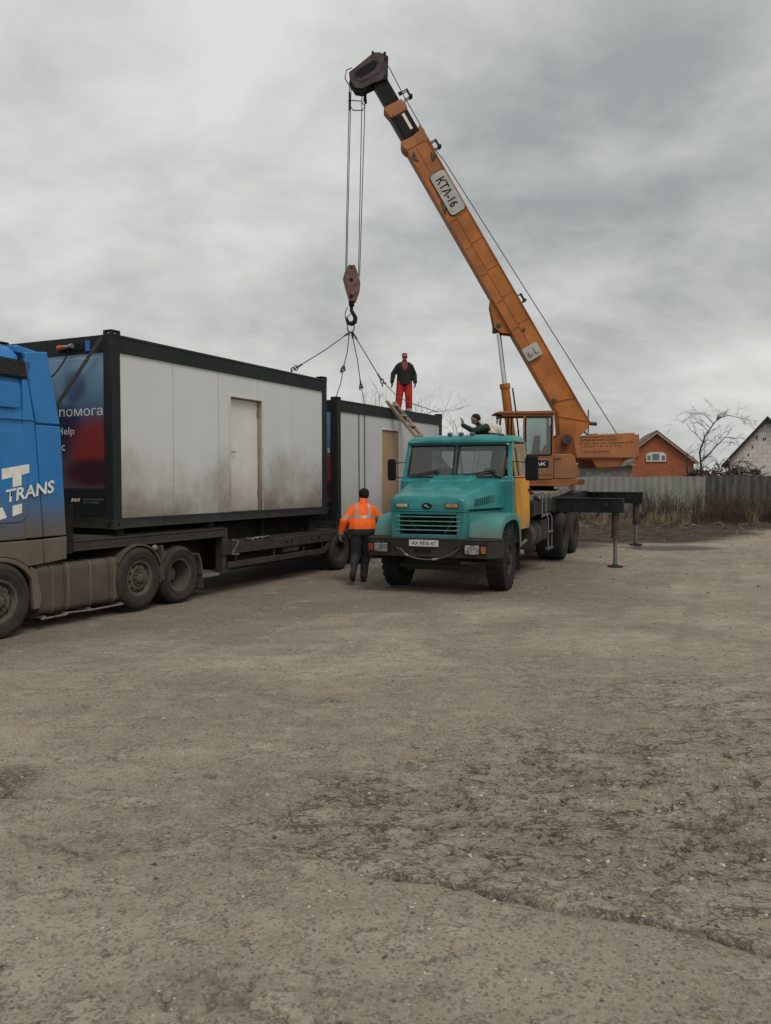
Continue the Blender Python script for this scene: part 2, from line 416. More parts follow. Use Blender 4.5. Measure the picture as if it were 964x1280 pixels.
def ground_mat():
    m=bpy.data.materials.new('worn_yard_surface');m.use_nodes=True;nt=m.node_tree;N=nt.nodes;L=nt.links;b=N['Principled BSDF']
    geo=N.new('ShaderNodeNewGeometry');P=geo.outputs['Position']
    def nz(s,d=5,ro=.6,st=None):
        n=N.new('ShaderNodeTexNoise');n.inputs['Scale'].default_value=s;n.inputs['Detail'].default_value=d;n.inputs['Roughness'].default_value=ro
        if st:
            mp=N.new('ShaderNodeMapping');mp.inputs['Scale'].default_value=st;L.new(P,mp.inputs[0]);L.new(mp.outputs[0],n.inputs['Vector'])
        else: L.new(P,n.inputs['Vector'])
        return n.outputs['Fac']
    def at(n):
        a=N.new('ShaderNodeAttribute');a.attribute_name=n;return a.outputs['Fac']
    def sm(x,a,bb,c=0,d=1):
        n=N.new('ShaderNodeMapRange');n.interpolation_type='SMOOTHSTEP';n.inputs[1].default_value=a;n.inputs[2].default_value=bb;n.inputs[3].default_value=c;n.inputs[4].default_value=d;L.new(x,n.inputs[0]);return n.outputs[0]
    def ma(op,a,bb=None,clamp=False):
        n=N.new('ShaderNodeMath');n.operation=op;n.use_clamp=clamp
        for i,x in enumerate((a,bb)):
            if x is None: continue
            if isinstance(x,(int,float)): n.inputs[i].default_value=x
            else: L.new(x,n.inputs[i])
        return n.outputs[0]
    def mix(f,a,bb,mode='MIX'):
        n=N.new('ShaderNodeMix');n.data_type='RGBA';n.blend_type=mode
        for i,x in((0,f),(6,a),(7,bb)):
            if isinstance(x,(tuple,list)): n.inputs[i].default_value=(*x[:3],1)
            elif isinstance(x,(int,float)): n.inputs[i].default_value=x
            else: L.new(x,n.inputs[i])
        return n.outputs[2]
    base=(.305,.252,.194);lite=(.43,.368,.292);darkc=(.075,.053,.040)
    c=mix(sm(nz(.45,6),.35,.68),tuple(x*.84 for x in base),tuple(x*1.12 for x in base))
    c=mix(ma('MULTIPLY',sm(nz(3.1,7,.62,(1,1.25,1)),.48,.70),.55),c,lite)
    c=mix(ma('MULTIPLY',at('wear'),.55),c,lite)
    c=mix(ma('MULTIPLY',sm(nz(7,6,.65),.50,.72),.30),c,tuple(x*.5 for x in base))
    c=mix(ma('MULTIPLY',sm(nz(.85,8,.66,(1,1.5,1)),.48,.58),.22),c,tuple(x*.55 for x in base))
    c=mix(ma('MULTIPLY',sm(nz(2.4,7,.7,(1,1.3,1)),.52,.60),.22),c,tuple(x*.45 for x in base))
    c=mix(ma('MULTIPLY',at('track_shade'),.50),c,tuple(x*.5 for x in base))  # tyre streaks plus the contact shade painted around the vehicles
    c=mix(ma('MULTIPLY',at('near'),.20),c,tuple(x*.80 for x in base))
    # crumbling crust edges
    def warp(off,amt):
        n=N.new('ShaderNodeTexNoise');n.inputs['Scale'].default_value=2.6;n.inputs['Detail'].default_value=4;L.new(P,n.inputs['Vector'])
        v=N.new('ShaderNodeVectorMath');v.operation='MULTIPLY_ADD';v.inputs[1].default_value=(amt,amt,0);v.inputs[2].default_value=off;L.new(n.outputs['Color'],v.inputs[0])
        w=N.new('ShaderNodeVectorMath');w.operation='ADD';L.new(P,w.inputs[0]);L.new(v.outputs[0],w.inputs[1]);return w.outputs[0]
    def ridge(sc,st,off,amt,det=6):
        mp=N.new('ShaderNodeMapping');mp.inputs['Scale'].default_value=st;L.new(warp(off,amt),mp.inputs[0])
        n=N.new('ShaderNodeTexNoise');n.inputs['Scale'].default_value=sc;n.inputs['Detail'].default_value=det;n.inputs['Roughness'].default_value=.6;L.new(mp.outputs[0],n.inputs['Vector'])
        return ma('ABSOLUTE',ma('SUBTRACT',n.outputs['Fac'],.5))
    zn=at('zone');zm=sm(ma('ADD',zn,ma('MULTIPLY',nz(.9,5),1.0)),.62,1.10)
    r1=ridge(1.5,(1,1.7,1),(0,0,0),.25);r2=ridge(3.6,(1,1.5,1),(5,3,0),.12)
    ck=ma('MULTIPLY',sm(r1,.011,.002),ma('ADD',ma('MULTIPLY',zm,.70),.07));ck2=ma('MULTIPLY',sm(r2,.012,.002),ma('MULTIPLY',zm,.55))
    halo=ma('MULTIPLY',sm(r1,.075,.012),ma('MULTIPLY',zm,.55))
    c=mix(ma('MULTIPLY',halo,sm(nz(32,5,.78),.46,.56)),c,(.095,.070,.052))
    ckm=ma('MULTIPLY',ma('MAXIMUM',ck,ck2),sm(nz(5,5,.7),.44,.50));c=mix(ma('MULTIPLY',ckm,.9),c,darkc)
    # thin sandy crust plates, lighter, with a crisp lower edge
    pl=ma('MULTIPLY',ma('MULTIPLY',sm(nz(1.7,9,.74,(1,1.35,1)),.53,.57),sm(nz(6,6,.7),.42,.56)),.50);c=mix(pl,c,lite)
    # crumbled dark gravel showing where the crust has gone
    gr=sm(nz(30,5,.78),.44,.56)
    dk=ma('MULTIPLY',at('dark'),ma('ADD',ma('MULTIPLY',gr,.65),.35))
    c=mix(dk,c,darkc)
    sp=ma('MULTIPLY',sm(nz(34,4,.8),.57,.68),.42);c=mix(sp,c,tuple(x*.42 for x in base))
    # small grit: light and dark grains
    vo=N.new('ShaderNodeTexVoronoi');vo.inputs['Scale'].default_value=75;L.new(P,vo.inputs['Vector'])
    g=N.new('ShaderNodeSeparateColor');L.new(vo.outputs['Color'],g.inputs[0])
    c=mix(ma('MULTIPLY',sm(g.outputs[0],.72,.95),.42),c,(.40,.37,.32));c=mix(ma('MULTIPLY',sm(g.outputs[1],.68,.95),.45),c,(.06,.052,.043))
    v2=N.new('ShaderNodeTexVoronoi');v2.inputs['Scale'].default_value=13;L.new(P,v2.inputs['Vector'])
    g2=N.new('ShaderNodeSeparateColor');L.new(v2.outputs['Color'],g2.inputs[0])
    peb=ma('MULTIPLY',ma('GREATER_THAN',g2.outputs[0],.93),sm(v2.outputs['Distance'],.14,.06,0,1))
    peb2=ma('MULTIPLY',ma('GREATER_THAN',g2.outputs[1],.95),sm(v2.outputs['Distance'],.17,.08,0,1))
    c=mix(ma('MULTIPLY',peb,.7),c,(.42,.39,.34));c=mix(ma('MULTIPLY',peb2,.8),c,(.05,.045,.04))
    soilc=mix(sm(nz(2.2,6),.38,.65),(.034,.025,.018),(.080,.060,.042))
    soilc=mix(ma('MULTIPLY',sm(nz(9,5,.7),.55,.7),.4),soilc,(.15,.115,.075))
    c=mix(at('soil'),c,soilc)
    c=mix(ma('MULTIPLY',at('pud'),.85),c,(.035,.027,.022))
    L.new(c,b.inputs['Base Color'])
    L.new(sm(at('pud'),.2,.9,.93,.45),b.inputs['Roughness']);b.inputs['Specular IOR Level'].default_value=.25
    h=ma('ADD',ma('MULTIPLY',nz(22,6,.7),1.1),ma('MULTIPLY',nz(120,3,.7),.35))
    h=ma('ADD',h,ma('MULTIPLY',peb,.5));h=ma('ADD',h,ma('MULTIPLY',pl,.9));h=ma('SUBTRACT',h,ma('MULTIPLY',ckm,1.6));h=ma('SUBTRACT',h,ma('MULTIPLY',dk,.5))
    bm=N.new('ShaderNodeBump');bm.inputs['Strength'].default_value=.95;bm.inputs['Distance'].default_value=.02;L.new(h,bm.inputs['Height']);L.new(bm.outputs[0],b.inputs['Normal'])
    return m
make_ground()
def gravel():
    rnd=random.Random(3);mb=MB();mb.m=0
    ico=[(0,0,1),(.89,0,.45),(.28,.85,.45),(-.72,.53,.45),(-.72,-.53,.45),(.28,-.85,.45),(.72,.53,-.45),(-.28,.85,-.45),(-.89,0,-.45),(-.28,-.85,-.45),(.72,-.53,-.45),(0,0,-1)]
    fc=[(0,1,2),(0,2,3),(0,3,4),(0,4,5),(0,5,1),(1,6,2),(2,7,3),(3,8,4),(4,9,5),(5,10,1),(6,7,2),(7,8,3),(8,9,4),(9,10,5),(10,6,1),(11,7,6),(11,8,7),(11,9,8),(11,10,9),(11,6,10)]
    pts=[]
    for k in range(2300):
        r=2.6*(14/2.6)**rnd.random();t=R(rnd.uniform(-30,32));x,y=r*math.sin(t),r*math.cos(t)
        pts.append((x,y,rnd.choice((.003,.004,.005,.006,.009))*rnd.uniform(.7,1.3)*(1+r*.05)))
    for k in range(500):   # grit gathered in the broken zone
        pts.append((rnd.gauss(1.7,1.0),max(3.6,rnd.gauss(4.9,1.0)),rnd.uniform(.005,.014)))
    for k in range(260):
        r=rnd.uniform(14,27);t=R(rnd.uniform(-6,28));pts.append((r*math.sin(t),r*math.cos(t),rnd.uniform(.012,.032)))
    hs=ground_height(np.array([p[0] for p in pts]),np.array([p[1] for p in pts]))
    for (x,y,s),h in zip(pts,hs):
        mb.m=rnd.choice((0,1,1,1,2)) if s<.018 else rnd.choice((1,1,2))
        a=rnd.uniform(0,6.3);ca,sa=math.cos(a),math.sin(a);ax,ay,az=s*rnd.uniform(.8,1.6),s*rnd.uniform(.7,1.1),s*rnd.uniform(.35,.75)
        v=[]
        for p in ico:
            j=rnd.uniform(.62,1.25);X,Y=p[0]*ax*j,p[1]*ay*j;v.append(mb.v((x+X*ca-Y*sa,y+X*sa+Y*ca,h+az*.3+p[2]*az*j)))
        for f in fc: mb._f([v[i] for i in f])
    tag(mb.build('gravel',[M('pale_stone',(.42,.39,.33),.9),M('brown_stone',(.2,.17,.13),.9),M('dark_stone',(.085,.072,.058),.9)],ang=20),'loose stones and crumbs scattered over the worn yard','gravel',kind='stuff')
gravel()

# ---------------------------------------------------------------- wheels
def wheel(Rr,w,style,rub,rim,rb=None,lugs=False):
    """hub at origin, axle along Y, outside faces -Y. returns (rim object with tyre child)"""
    rb=rb or Rr*.56
    t=MB();h=w/2
    prof=[(rb,-h*.78),(rb+.012,-h*.9),(rb+(Rr-rb)*.35,-h*.99),(rb+(Rr-rb)*.7,-h),(Rr-.03,-h*.93),(Rr-.006,-h*.80)]
    tread=[(Rr,-h*.72),(Rr,-h*.42),(Rr-.014,-h*.40),(Rr-.014,-h*.34),(Rr,-h*.32),(Rr,-.01),(Rr-.014,-.008),(Rr-.014,.008),(Rr,.01),(Rr,h*.32),(Rr-.014,h*.34),(Rr-.014,h*.40),(Rr,h*.42),(Rr,h*.72)]
    t.lathe(prof+tread+[(a,-b) for a,b in prof[::-1]],n=56)
    for rr_,hh in((rb+(Rr-rb)*.3,-h*.985),(rb+(Rr-rb)*.62,-h*1.005)):
        t.tube([(rr_*math.cos(R(a)),hh,rr_*math.sin(R(a))) for a in range(0,360,9)],.004,4,closed=True)
    if lugs:
        n=26
        for k in range(n):
            for sgn in(-1,1):
                a=2*math.pi*(k+(.5 if sgn>0 else 0))/n;rot=Matrix.Rotation(-a,3,'Y')
                t.box((Rr-.035,sgn*h*.28,-.040),(Rr+.008,sgn*h*.97,.040),rot=rot,c=(0,0,0))
                t.box((Rr-.02,sgn*h*.02,-.036),(Rr+.007,sgn*h*.34,.036),rot=Matrix.Rotation(-a-.08,3,'Y'),c=(0,0,0))
    r=MB()
    if style=='dome':
        r.lathe([(rb+.008,-h*.8),(rb+.015,-h*.88),(rb-.02,-h*.85),(rb-.035,-h*.55),(rb-.05,-h*.45),(rb*.78,-h*.62),(rb*.62,-h*.78),(rb*.5,-h*.74),(rb*.46,-h*.7),(rb*.3,-h*.72),(rb*.28,-h*.98),(rb*.2,-h*1.06),(.001,-h*1.07)],n=40)
        bp,by=rb*.40,-h*.75
    else:
        r.lathe([(rb+.008,-h*.8),(rb+.015,-h*.88),(rb-.02,-h*.85),(rb-.03,-h*.3),(rb-.045,h*.25),(rb*.80,h*.5),(rb*.62,h*.3),(rb*.5,h*.25),(rb*.48,-h*.1),(rb*.40,-h*.25),(.001,-h*.27)],n=40)
        bp,by=rb*.58,h*.22
    for k in range(10):
        a=2*math.pi*k/10;p=(bp*math.cos(a),by,bp*math.sin(a));r.cyl(p,(p[0],by-.035,p[2]),.014,n=6)
    r.lathe([(rb,h*.8),(rb*.9,h*.5),(.02,h*.45)],n=24)
    if style=='dome':
        r.m=1
        for k in range(10):
            a=2*math.pi*(k+.5)/10;q=rb*.70;yy=-h*.70-.004;c=V((q*math.cos(a),0,q*math.sin(a)))
            r.cyl(c+V((0,yy,0)),c+V((0,yy+.02,0)),rb*.075,n=10)
        rim=[rim,m_letblk]
    ro=r.build('wheel',rim);to=t.build('tyre',rub,ro,ang=28)
    return ro

def put(o,parent,loc,rz=0):
    o.parent=parent;o.location=loc;o.rotation_euler=(0,random.uniform(0,6),rz) ;o.rotation_mode='YXZ' if False else 'XYZ';return o

# ================================================================ FRAME A : lorry, trailer, containers
AO=V((-3.87,11.72,0));AR=R(64)
def Aw(x,y,z=0):
    c,s=math.cos(AR),math.sin(AR);return V((AO.x+c*x-s*y,AO.y+s*x+c*y,z))
# ---- containers
m_cfr=M('anthracite_frame',(.021,.025,.027),.5,dirt=((.10,.083,.064),-.05,.22,.45,5),var=.12,bump=.03,spec=.14)
m_cpan=M('dusty_white_panel',(.585,.585,.575),.5,var=.04,vs=.8,dirt=((.135,.105,.075),-.30,1.75,.90,.8,(1,1,1),1.25,.05),bump=.12,bs=40,stretch=(1,1,.02))
m_cpan2=M('clean_white_panel',(.52,.525,.52),.5,var=.04,vs=.8,dirt=((.2,.17,.13),-.7,1.5,.7,1.3,(1,1,.6),.5,.25),bump=.12,bs=40,stretch=(1,1,.02))
m_cdoor=M('dirty_white_door',(.66,.63,.575),.5,var=.05,dirt=((.14,.105,.075),-.45,1.35,.85,1.2,(1,1,.8),.6,.1))
m_cjamb=M('door_jamb_trim',(.55,.52,.47),.5,var=.05,dirt=((.14,.11,.08),-.3,1.8,.7,2))
m_reveal=M('brown_dusty_reveal',(.30,.24,.18),.7,var=.2,dirt=((.12,.095,.07),-.3,1.8,.7,2))
m_tan=M('tan_hardboard',(.36,.245,.15),.75,var=.10,vs=1.5,dirt=((.14,.1,.07),-.3,1.4,.6,2))
m_seam=M('dark_joint',(.11,.11,.108),.8,var=.05)
m_roof=M('container_roof_sheet',(.14,.145,.15),.6)
def banner_mat():
    m=bpy.data.materials.new('printed_banner');m.use_nodes=True;nt=m.node_tree;N=nt.nodes;L=nt.links;b=N['Principled BSDF'];b.inputs['Roughness'].default_value=.38
    tc=N.new('ShaderNodeTexCoord');sp=N.new('ShaderNodeSeparateXYZ');L.new(tc.outputs['Object'],sp.inputs[0])
    nn=N.new('ShaderNodeTexNoise');nn.inputs['Scale'].default_value=1.7;nn.inputs['Detail'].default_value=5;L.new(tc.outputs['Object'],nn.inputs['Vector'])
    def ma(op,a,bb=None,c=None):
        n=N.new('ShaderNodeMath');n.operation=op
        for i,x in enumerate((a,bb,c)):
            if x is None: continue
            if isinstance(x,(int,float)): n.inputs[i].default_value=x
            else: L.new(x,n.inputs[i])
        return n.outputs[0]
    def blob(y,z,ry,rz,a,c):
        d=ma('ADD',ma('POWER',ma('DIVIDE',ma('SUBTRACT',sp.outputs[1],y),ry),2),ma('POWER',ma('DIVIDE',ma('SUBTRACT',sp.outputs[2],z),rz),2))
        d=ma('ADD',d,ma('MULTIPLY',ma('SUBTRACT',nn.outputs['Fac'],.5),.9))
        n=N.new('ShaderNodeMapRange');n.interpolation_type='SMOOTHSTEP';n.inputs[1].default_value=a;n.inputs[2].default_value=c;n.inputs[3].default_value=1;n.inputs[4].default_value=0;L.new(d,n.inputs[0]);return n.outputs[0]
    def mix(f,a,bb):
        n=N.new('ShaderNodeMix');n.data_type='RGBA'
        for i,x in((0,f),(6,a),(7,bb)):
            if isinstance(x,(tuple,list)): n.inputs[i].default_value=(*x[:3],1)
            else: L.new(x,n.inputs[i])
        return n.outputs[2]
    cr=N.new('ShaderNodeValToRGB');mr=N.new('ShaderNodeMapRange');mr.inputs[1].default_value=.15;mr.inputs[2].default_value=2.55;L.new(ma('ADD',sp.outputs[2],ma('MULTIPLY',ma('SUBTRACT',nn.outputs['Fac'],.5),.35)),mr.inputs[0]);L.new(mr.outputs[0],cr.inputs[0])
    e=cr.color_ramp.elements;e[0].position=0;e[0].color=(.05,.03,.04,1);e[1].position=1;e[1].color=(.17,.30,.42,1)
    for p,c in((.16,(.12,.07,.08,1)),(.27,(.15,.10,.12,1)),(.42,(.03,.035,.07,1)),(.62,(.06,.11,.20,1)),(.80,(.12,.22,.33,1))):
        q=e.new(p);q.color=c
    c=cr.outputs[0]
    c=mix(blob(1.25,1.45,.75,.5,.3,1.0),c,(.012,.018,.06))
    c=mix(blob(.30,1.15,.62,.50,.1,1.35),c,(.24,.03,.03))
    c=mix(blob(.40,.80,.75,.22,.1,1.5),c,(.05,.015,.025))
    c=mix(blob(.75,2.05,.30,.28,.2,1.0),c,(.05,.09,.19))
    k=ma('LESS_THAN',sp.outputs[2],.58);c=mix(k,c,(.016,.018,.021))
    L.new(c,b.inputs['Base Color']);return m
m_ban=banner_mat()
def container(loc,rot,L=6.055,Wd=2.435,H=2.8,door=(2.78,3.72,.15,2.13),pan=m_cpan,leaf=m_cdoor,tanleaf=False,label='',strips=()):
    t=empty('office_container',loc,rot,label,'container','container cabins on the trailer')
    f=MB();p=.165;tr=.26;br=.15
    for y in(0,Wd-p):
        for x in(0,L-p): f.box((x,y,0),(x+p,y+p,H-.02))
        f.box((p,y+(0 if y==0 else .02),H-tr-.02),(L-p,y+(p-.02 if y==0 else p),H-.035))
        f.box((p,y+(.004 if y==0 else .02),0),(L-p,y+(p-.02 if y==0 else p-.004),br))
    for x in(0,L-p):
        f.box((x+.004,p,H-tr-.02),(x+p-.004,Wd-p,H-.035));f.box((x+.004,p,0),(x+p-.004,Wd-p,br))
    # lips of the top rail
    f.box((p,-.006,H-.075),(L-p,.02,H-.03));f.box((p,-.006,H-tr-.02),(L-p,.01,H-tr+.01))
    f.box((.1,.1,.10),(L-.1,Wd-.1,.14))
    f.build('frame',m_cfr,t,bevel=.006)
    r=MB();r.box((p,p,H-.12),(L-p,Wd-p,H-.06))
    n=24
    for k in range(n): x=p+.1+(L-2*p-.2)*k/(n-1);r.box((x-.04,p+.05,H-.06),(x+.04,Wd-p-.05,H-.035))
    r.build('roof',m_roof,t)
    for x in(0,L-.178):
        for y in(0,Wd-.162):
            for z0 in(H-.02,-.005):
                c=MB();a,bb,h=.178,.162,.115;zz=z0 if z0>1 else z0;z1=zz+(.09 if z0>1 else .115)
                xx=x-.003 if x==0 else x+.003;yy=y-.003 if y==0 else y+.003
                if z0>1:
                    zz=H-.06;z1=H+.03
                    c.box((xx,yy,zz-.02),(xx+a,yy+bb,zz));c.box((xx,yy,z1-.02),(xx+a,yy+bb,z1))
                    for i in(0,1):
                        for j in(0,1): c.box((xx+i*(a-.05),yy+j*(bb-.05),zz),(xx+i*(a-.05)+.05,yy+j*(bb-.05)+.05,z1-.02))
                else:
                    c.box((xx-.004,yy-.004,z0),(xx+a,yy+bb,z0+.13))
                c.build('corner_casting',m_cfr,t,bevel=.006)
                if z0<1:
                    hm=MB();hm.cyl((xx+.09,yy-.006 if y==0 else yy+bb+.002,.06),(xx+.09,yy if y==0 else yy+bb+.006,.06),.028,n=12)
                    if x==0: hm.cyl((xx-.009,yy+.08,.06),(xx-.002,yy+.08,.06),.028,n=12)
                    hm.build('lifting_hole',m_letblk,t)
    # long wall in sandwich panels
    zb,zt=br,H-tr-.02;d0,d1,dz0,dz1=door
    w=MB();w.m=0;edges=[p+i*(L-2*p)/5 for i in range(6)]
    for a,bb in zip(edges,edges[1:]):
        a+=.004;bb-=.004
        cuts=[(a,bb,zb,zt)]
        if d0<bb and d1>a:
            cuts=[(a,bb,dz1,zt)]
            if a<d0: cuts.append((a,d0,zb,dz1))
            if bb>d1: cuts.append((d1,bb,zb,dz1))
        for x0,x1,z0,z1 in cuts: w.box((x0,.022,z0),(x1,.09,z1))
    w.m=1
    for e_ in edges[1:-1]:
        w.box((e_-.007,.026,zb if not d0<e_<d1 else dz1),(e_+.007,.088,zt))
    w.m=0;w.box((p,Wd-.09,zb),(L-p,Wd-.022,zt));w.box((L-.09,p,zb),(L-.022,Wd-p,zt))
    w.build('wall_panel',[pan,m_seam],t)
    for sx in strips:
        s_=MB();s_.box((sx-.014,.004,zb),(sx+.014,.0215,zt));s_.build('sealing_strip',m_seam,t)
    # door
    jb=MB();fw=.035;jb.box((d0-fw,.006,dz0),(d0,.06,dz1+fw));jb.box((d1,.006,dz0),(d1+fw,.06,dz1+fw));jb.box((d0,.006,dz1),(d1,.06,dz1+fw))
    dp=.05 if tanleaf else .115
    jo=jb.build('door_frame',m_cjamb,t,bevel=.004)
    rv=MB();rv.box((d0,.061,dz0),(d0+.012,dp,dz1));rv.box((d1-.012,.061,dz0),(d1,dp,dz1));rv.box((d0,.061,dz1-.012),(d1,dp,dz1));rv.build('door_reveal',m_reveal,t)
    df=MB();df.box((d0+.014,dp-.01,dz0),(d1-.014,dp+.03,dz1-.014));do=df.build('door',leaf,t,bevel=.004)
    if not tanleaf:
        hm=MB();hx=d0+.09;hz=dz0+1.0;hm.box((hx-.02,dp-.016,hz-.09),(hx+.02,dp-.01,hz+.09));hm.cyl((hx,dp-.01,hz+.04),(hx,dp-.06,hz+.04),.010,n=8);hm.cyl((hx-.005,dp-.055,hz+.04),(hx+.12,dp-.055,hz+.04),.010,n=8);hm.build('handle',m_jrod,do)
        for hz_ in(dz0+.25,dz0+1.7):
            hg=MB();hg.cyl((d1-.03,dp-.02,hz_),(d1-.03,dp-.02,hz_+.10),.012,n=8);hg.build('hinge',m_jrod,do)
    # printed end wall
    bn=MB();bn.box((.020,p,zb),(.07,Wd-p,zt));bo=bn.build('banner',m_ban,t)
    E=(.020,0,0)
    text('Допомога','lettering',m_white,bo,(.018,1.42,1.60),(0,-1,0),(0,0,1),height=.17,width=1.22,ext=.002)
    text('Help','lettering',m_white,bo,(.018,1.10,1.335),(0,-1,0),(0,0,1),height=.135,width=.34,ext=.002)
    text('c','lettering',m_white,bo,(.018,1.015,1.13),(0,-1,0),(0,0,1),height=.085,ext=.002)
    text('Modul-House','lettering',m_white,bo,(.018,.86,.375),(0,-1,0),(0,0,1),height=.05,width=.16,ext=.002,shear=.3,bold=.02) if False else None
    lg=MB()
    for k in range(3): lg.prism([(.84-.06*k,.385),(.80-.06*k,.385),(.78-.06*k,.43),(.825-.06*k,.43)],0,.014,.018)
    lg.build('emblem',m_white,bo)
    m_dim=m_white
    text('МОДУЛЬНИЙ БУДИНОК','lettering',m_cjamb,bo,(.018,.60,.405),(0,-1,0),(0,0,1),height=.030,width=.40,ext=.002)
    text('для постраждалих','lettering',m_cjamb,bo,(.018,.60,.36),(0,-1,0),(0,0,1),height=.024,width=.30,ext=.002)
    text('містам людей та','lettering',m_white,bo,(.018,1.10,2.44),(0,-1,0),(0,0,1),height=.035,width=.85,ext=.002)
    # CEE socket recess in the end rail
    sk=MB();sk.box((-.012,.52,H-.235),(.01,1.02,H-.115));so_=sk.build('socket_box',m_letblk,t,bevel=.005)
    pl=MB();pl.cyl((-.05,.98,H-.18),(-.05,.86,H-.172),.042,.034,12);pl.build('plug',M('orange_plug',(.45,.09,.03),.5),so_)
    pl=MB();pl.cyl((-.05,.86,H-.172),(-.05,.74,H-.165),.024,n=10);pl.cyl((-.05,.735,H-.165),(-.05,.70,H-.163),.036,n=10);pl.build('plug',m_steel,so_)
    stc=MB();stc.box((-.016,.40,H-.25),(-.002,.49,H-.10));stc.build('sticker',M('blue_sticker',(.03,.12,.35),.5),t)
    cb=MB();cb.tube([(-.05,.79,H-.18),(-.05,.80,H-.28),(-.06,.90,H-.42),(-.07,1.05,H-.56),(-.10,1.2,H-.66)],.011,6);cb.build('cable',m_letblk,so_)
    return t
C1=container(Aw(0,0,1.25),(0,0,AR),label='dark framed white cabin with recessed white door and printed end wall, behind the blue cab')
c2o=V((-1.03,17.75,.91))
C2=container(c2o,(0,-R(.45),AR),L=5.98,door=(2.20,3.13,.15,2.22),pan=m_cpan2,leaf=m_tan,tanleaf=True,strips=(1.02,1.30),label='farther white cabin with tan boarded door, man standing on its roof')

# ---- semi trailer (frame A coordinates)
def trailer():
    t=empty('semi_trailer',Aw(0,0,0),(0,0,AR),'low grey brown flatbed trailer with small wheels under both white cabins','trailer')
    Wd=2.44
    f=MB()
    for y in(.02,Wd-.10):
        f.box((-.72,y,.985),(2.62,y+.08,1.13))                       # gooseneck side rail
        f.box((-.72,y-.012,1.112),(2.62,y+.09,1.135))
        f.box((-.72,y-.010,.985),(2.62,y+.085,1.0))
        f.box((2.55,y,.66),(2.68,y+.08,1.13))
        f.box((2.68,y,.67),(12.9,y+.08,.86))
    for y in(.75,1.60): f.box((-.6,y,.93),(2.7,y+.12,1.12));f.box((2.7,y,.50),(12.8,y+.12,.85))
    for x in(-.7,0,.7,1.4,2.1): f.box((x,.03,1.0),(x+.08,Wd-.03,1.10))
    for k in range(13): f.box((2.9+k*.8,.05,.70),(2.98+k*.8,Wd-.05,.82))
    f.build('frame',m_tr,t,bevel=.006)
    d=MB();d.box((2.7,.10,.86),(12.88,Wd-.10,.90));d.box((-.70,.10,1.13),(2.66,Wd-.10,1.155));d.build('deck',m_tr,t)
    s=MB()
    for x in(.1,2.2): s.box((x,.05,1.156),(x+.15,Wd-.05,1.248))
    for y in(.12,Wd-.3):
        s.box((5.55,y,.90),(5.73,y+.16,1.249));s.box((3.9,y+.05,.90),(4.0,y+.15,1.249))
    s.build('support_and_filler',m_chas,t)
    hb=MB()
    for y in(.02,Wd-.14): hb.box((-.84,y,.96),(-.72,y+.12,1.62))
    hb.box((-.82,.1,1.0),(-.75,Wd-.1,1.22));hb.build('headboard',m_chas,t,bevel=.008)
    for y in(.10,Wd-.24):
        l=MB();l.box((2.56,y-.05,.42),(2.68,y+.09,.98));l.box((2.53,y-.07,.38),(2.72,y+.11,.42));l.build('landing_leg',m_tr,t,bevel=.006)
    for y in(.03,Wd-.06):
        g=MB();g.box((2.70,y,.43),(6.02,y+.03,.535));g.bar((6.0,y+.015,.48),(6.30,y+.015,.66),.03,.10)
        for x in(2.95,4.15,5.2,5.95): g.box((x,y+.032,.44),(x+.05,y+.06,.68))
        g.build('side_guard',m_tr,t,bevel=.004)
    b=MB();b.prism([(2.74,.66),(2.96,.64),(2.96,.88),(2.74,.93)],1,-.012,.018);b.build('sign_bracket',m_tr,t)
    b=MB();b.bar((2.77,-.014,.69),(2.93,-.014,.86),.02,.02,(0,1,0));b.bar((2.76,-.014,.92),(2.95,-.014,.88),.02,.02,(0,1,0));b.bar((2.76,-.014,.67),(2.95,-.014,.655),.02,.02,(0,1,0));b.build('sign_bar',m_tr_l,t)
    b=MB();b.box((2.95,.30,.34),(5.95,Wd-.30,.665));b.build('dark_filler_box',m_chas,t,bevel=.01)  # added dark box, blocks the bright view through beneath the trailer
    b=MB();b.box((2.72,.28,.902),(5.5,Wd-.28,1.20));b.build('support_and_filler',m_chas,t)  # added dark filler, shuts the bright gap between deck and cabin
    b=MB();b.box((6.0,.5,.45),(12.6,Wd-.5,.68));b.build('axle_beam',m_chas,t)
    b=MB();b.prism([(4.45,.56),(5.0,.56),(5.05,.70),(4.47,.71)],1,.04,.35);b.build('tool_box',m_tr,t,bevel=.01)
    b=MB()
    for x in(4.55,4.75,4.93): b.cyl((x,.03,.65),(x,.041,.65),.022,n=8)
    for x in(3.0,4.55,4.72,5.45,5.75): b.cyl((x,.012,.77),(x,.021,.77),.03,n=10)
    b.build('lashing_hole',m_letblk,t)
    b=MB();b.box((5.22,.09,.58),(5.7,.5,.70));b.cyl((3.2,.35,.55),(3.9,.35,.55),.12,n=16);b.build('air_tank',m_chas,t)
    b=MB()
    rn=random.Random(5)
    for k in range(9): x=3.3+k*.09;b.hull([(x+rn.uniform(-.05,.06),.02+rn.uniform(-.02,.08),.87+rn.uniform(0,.06)) for _ in range(8)])
    b.build('folded_strap',m_tr_l,t)
    w=wheel(.41,.30,'deep',m_rubdust,m_rim_d,rb=.235)
    k=0
    for x in(6.62,7.82,9.02):
        for y,rz in((.13,0),(Wd-.13,math.pi)):
            o=w if k==0 else copytree(w);k+=1
            P=Aw(x,y);o.parent=t;o.location=(x,y,.41+float(gz(P.x,P.y)));o.rotation_euler=(0,rn.uniform(0,1),rz)
        m=MB();m.cyl((x,.2,.42),(x,Wd-.2,.42),.06);m.build('axle',m_chas,t)
    fd=MB()
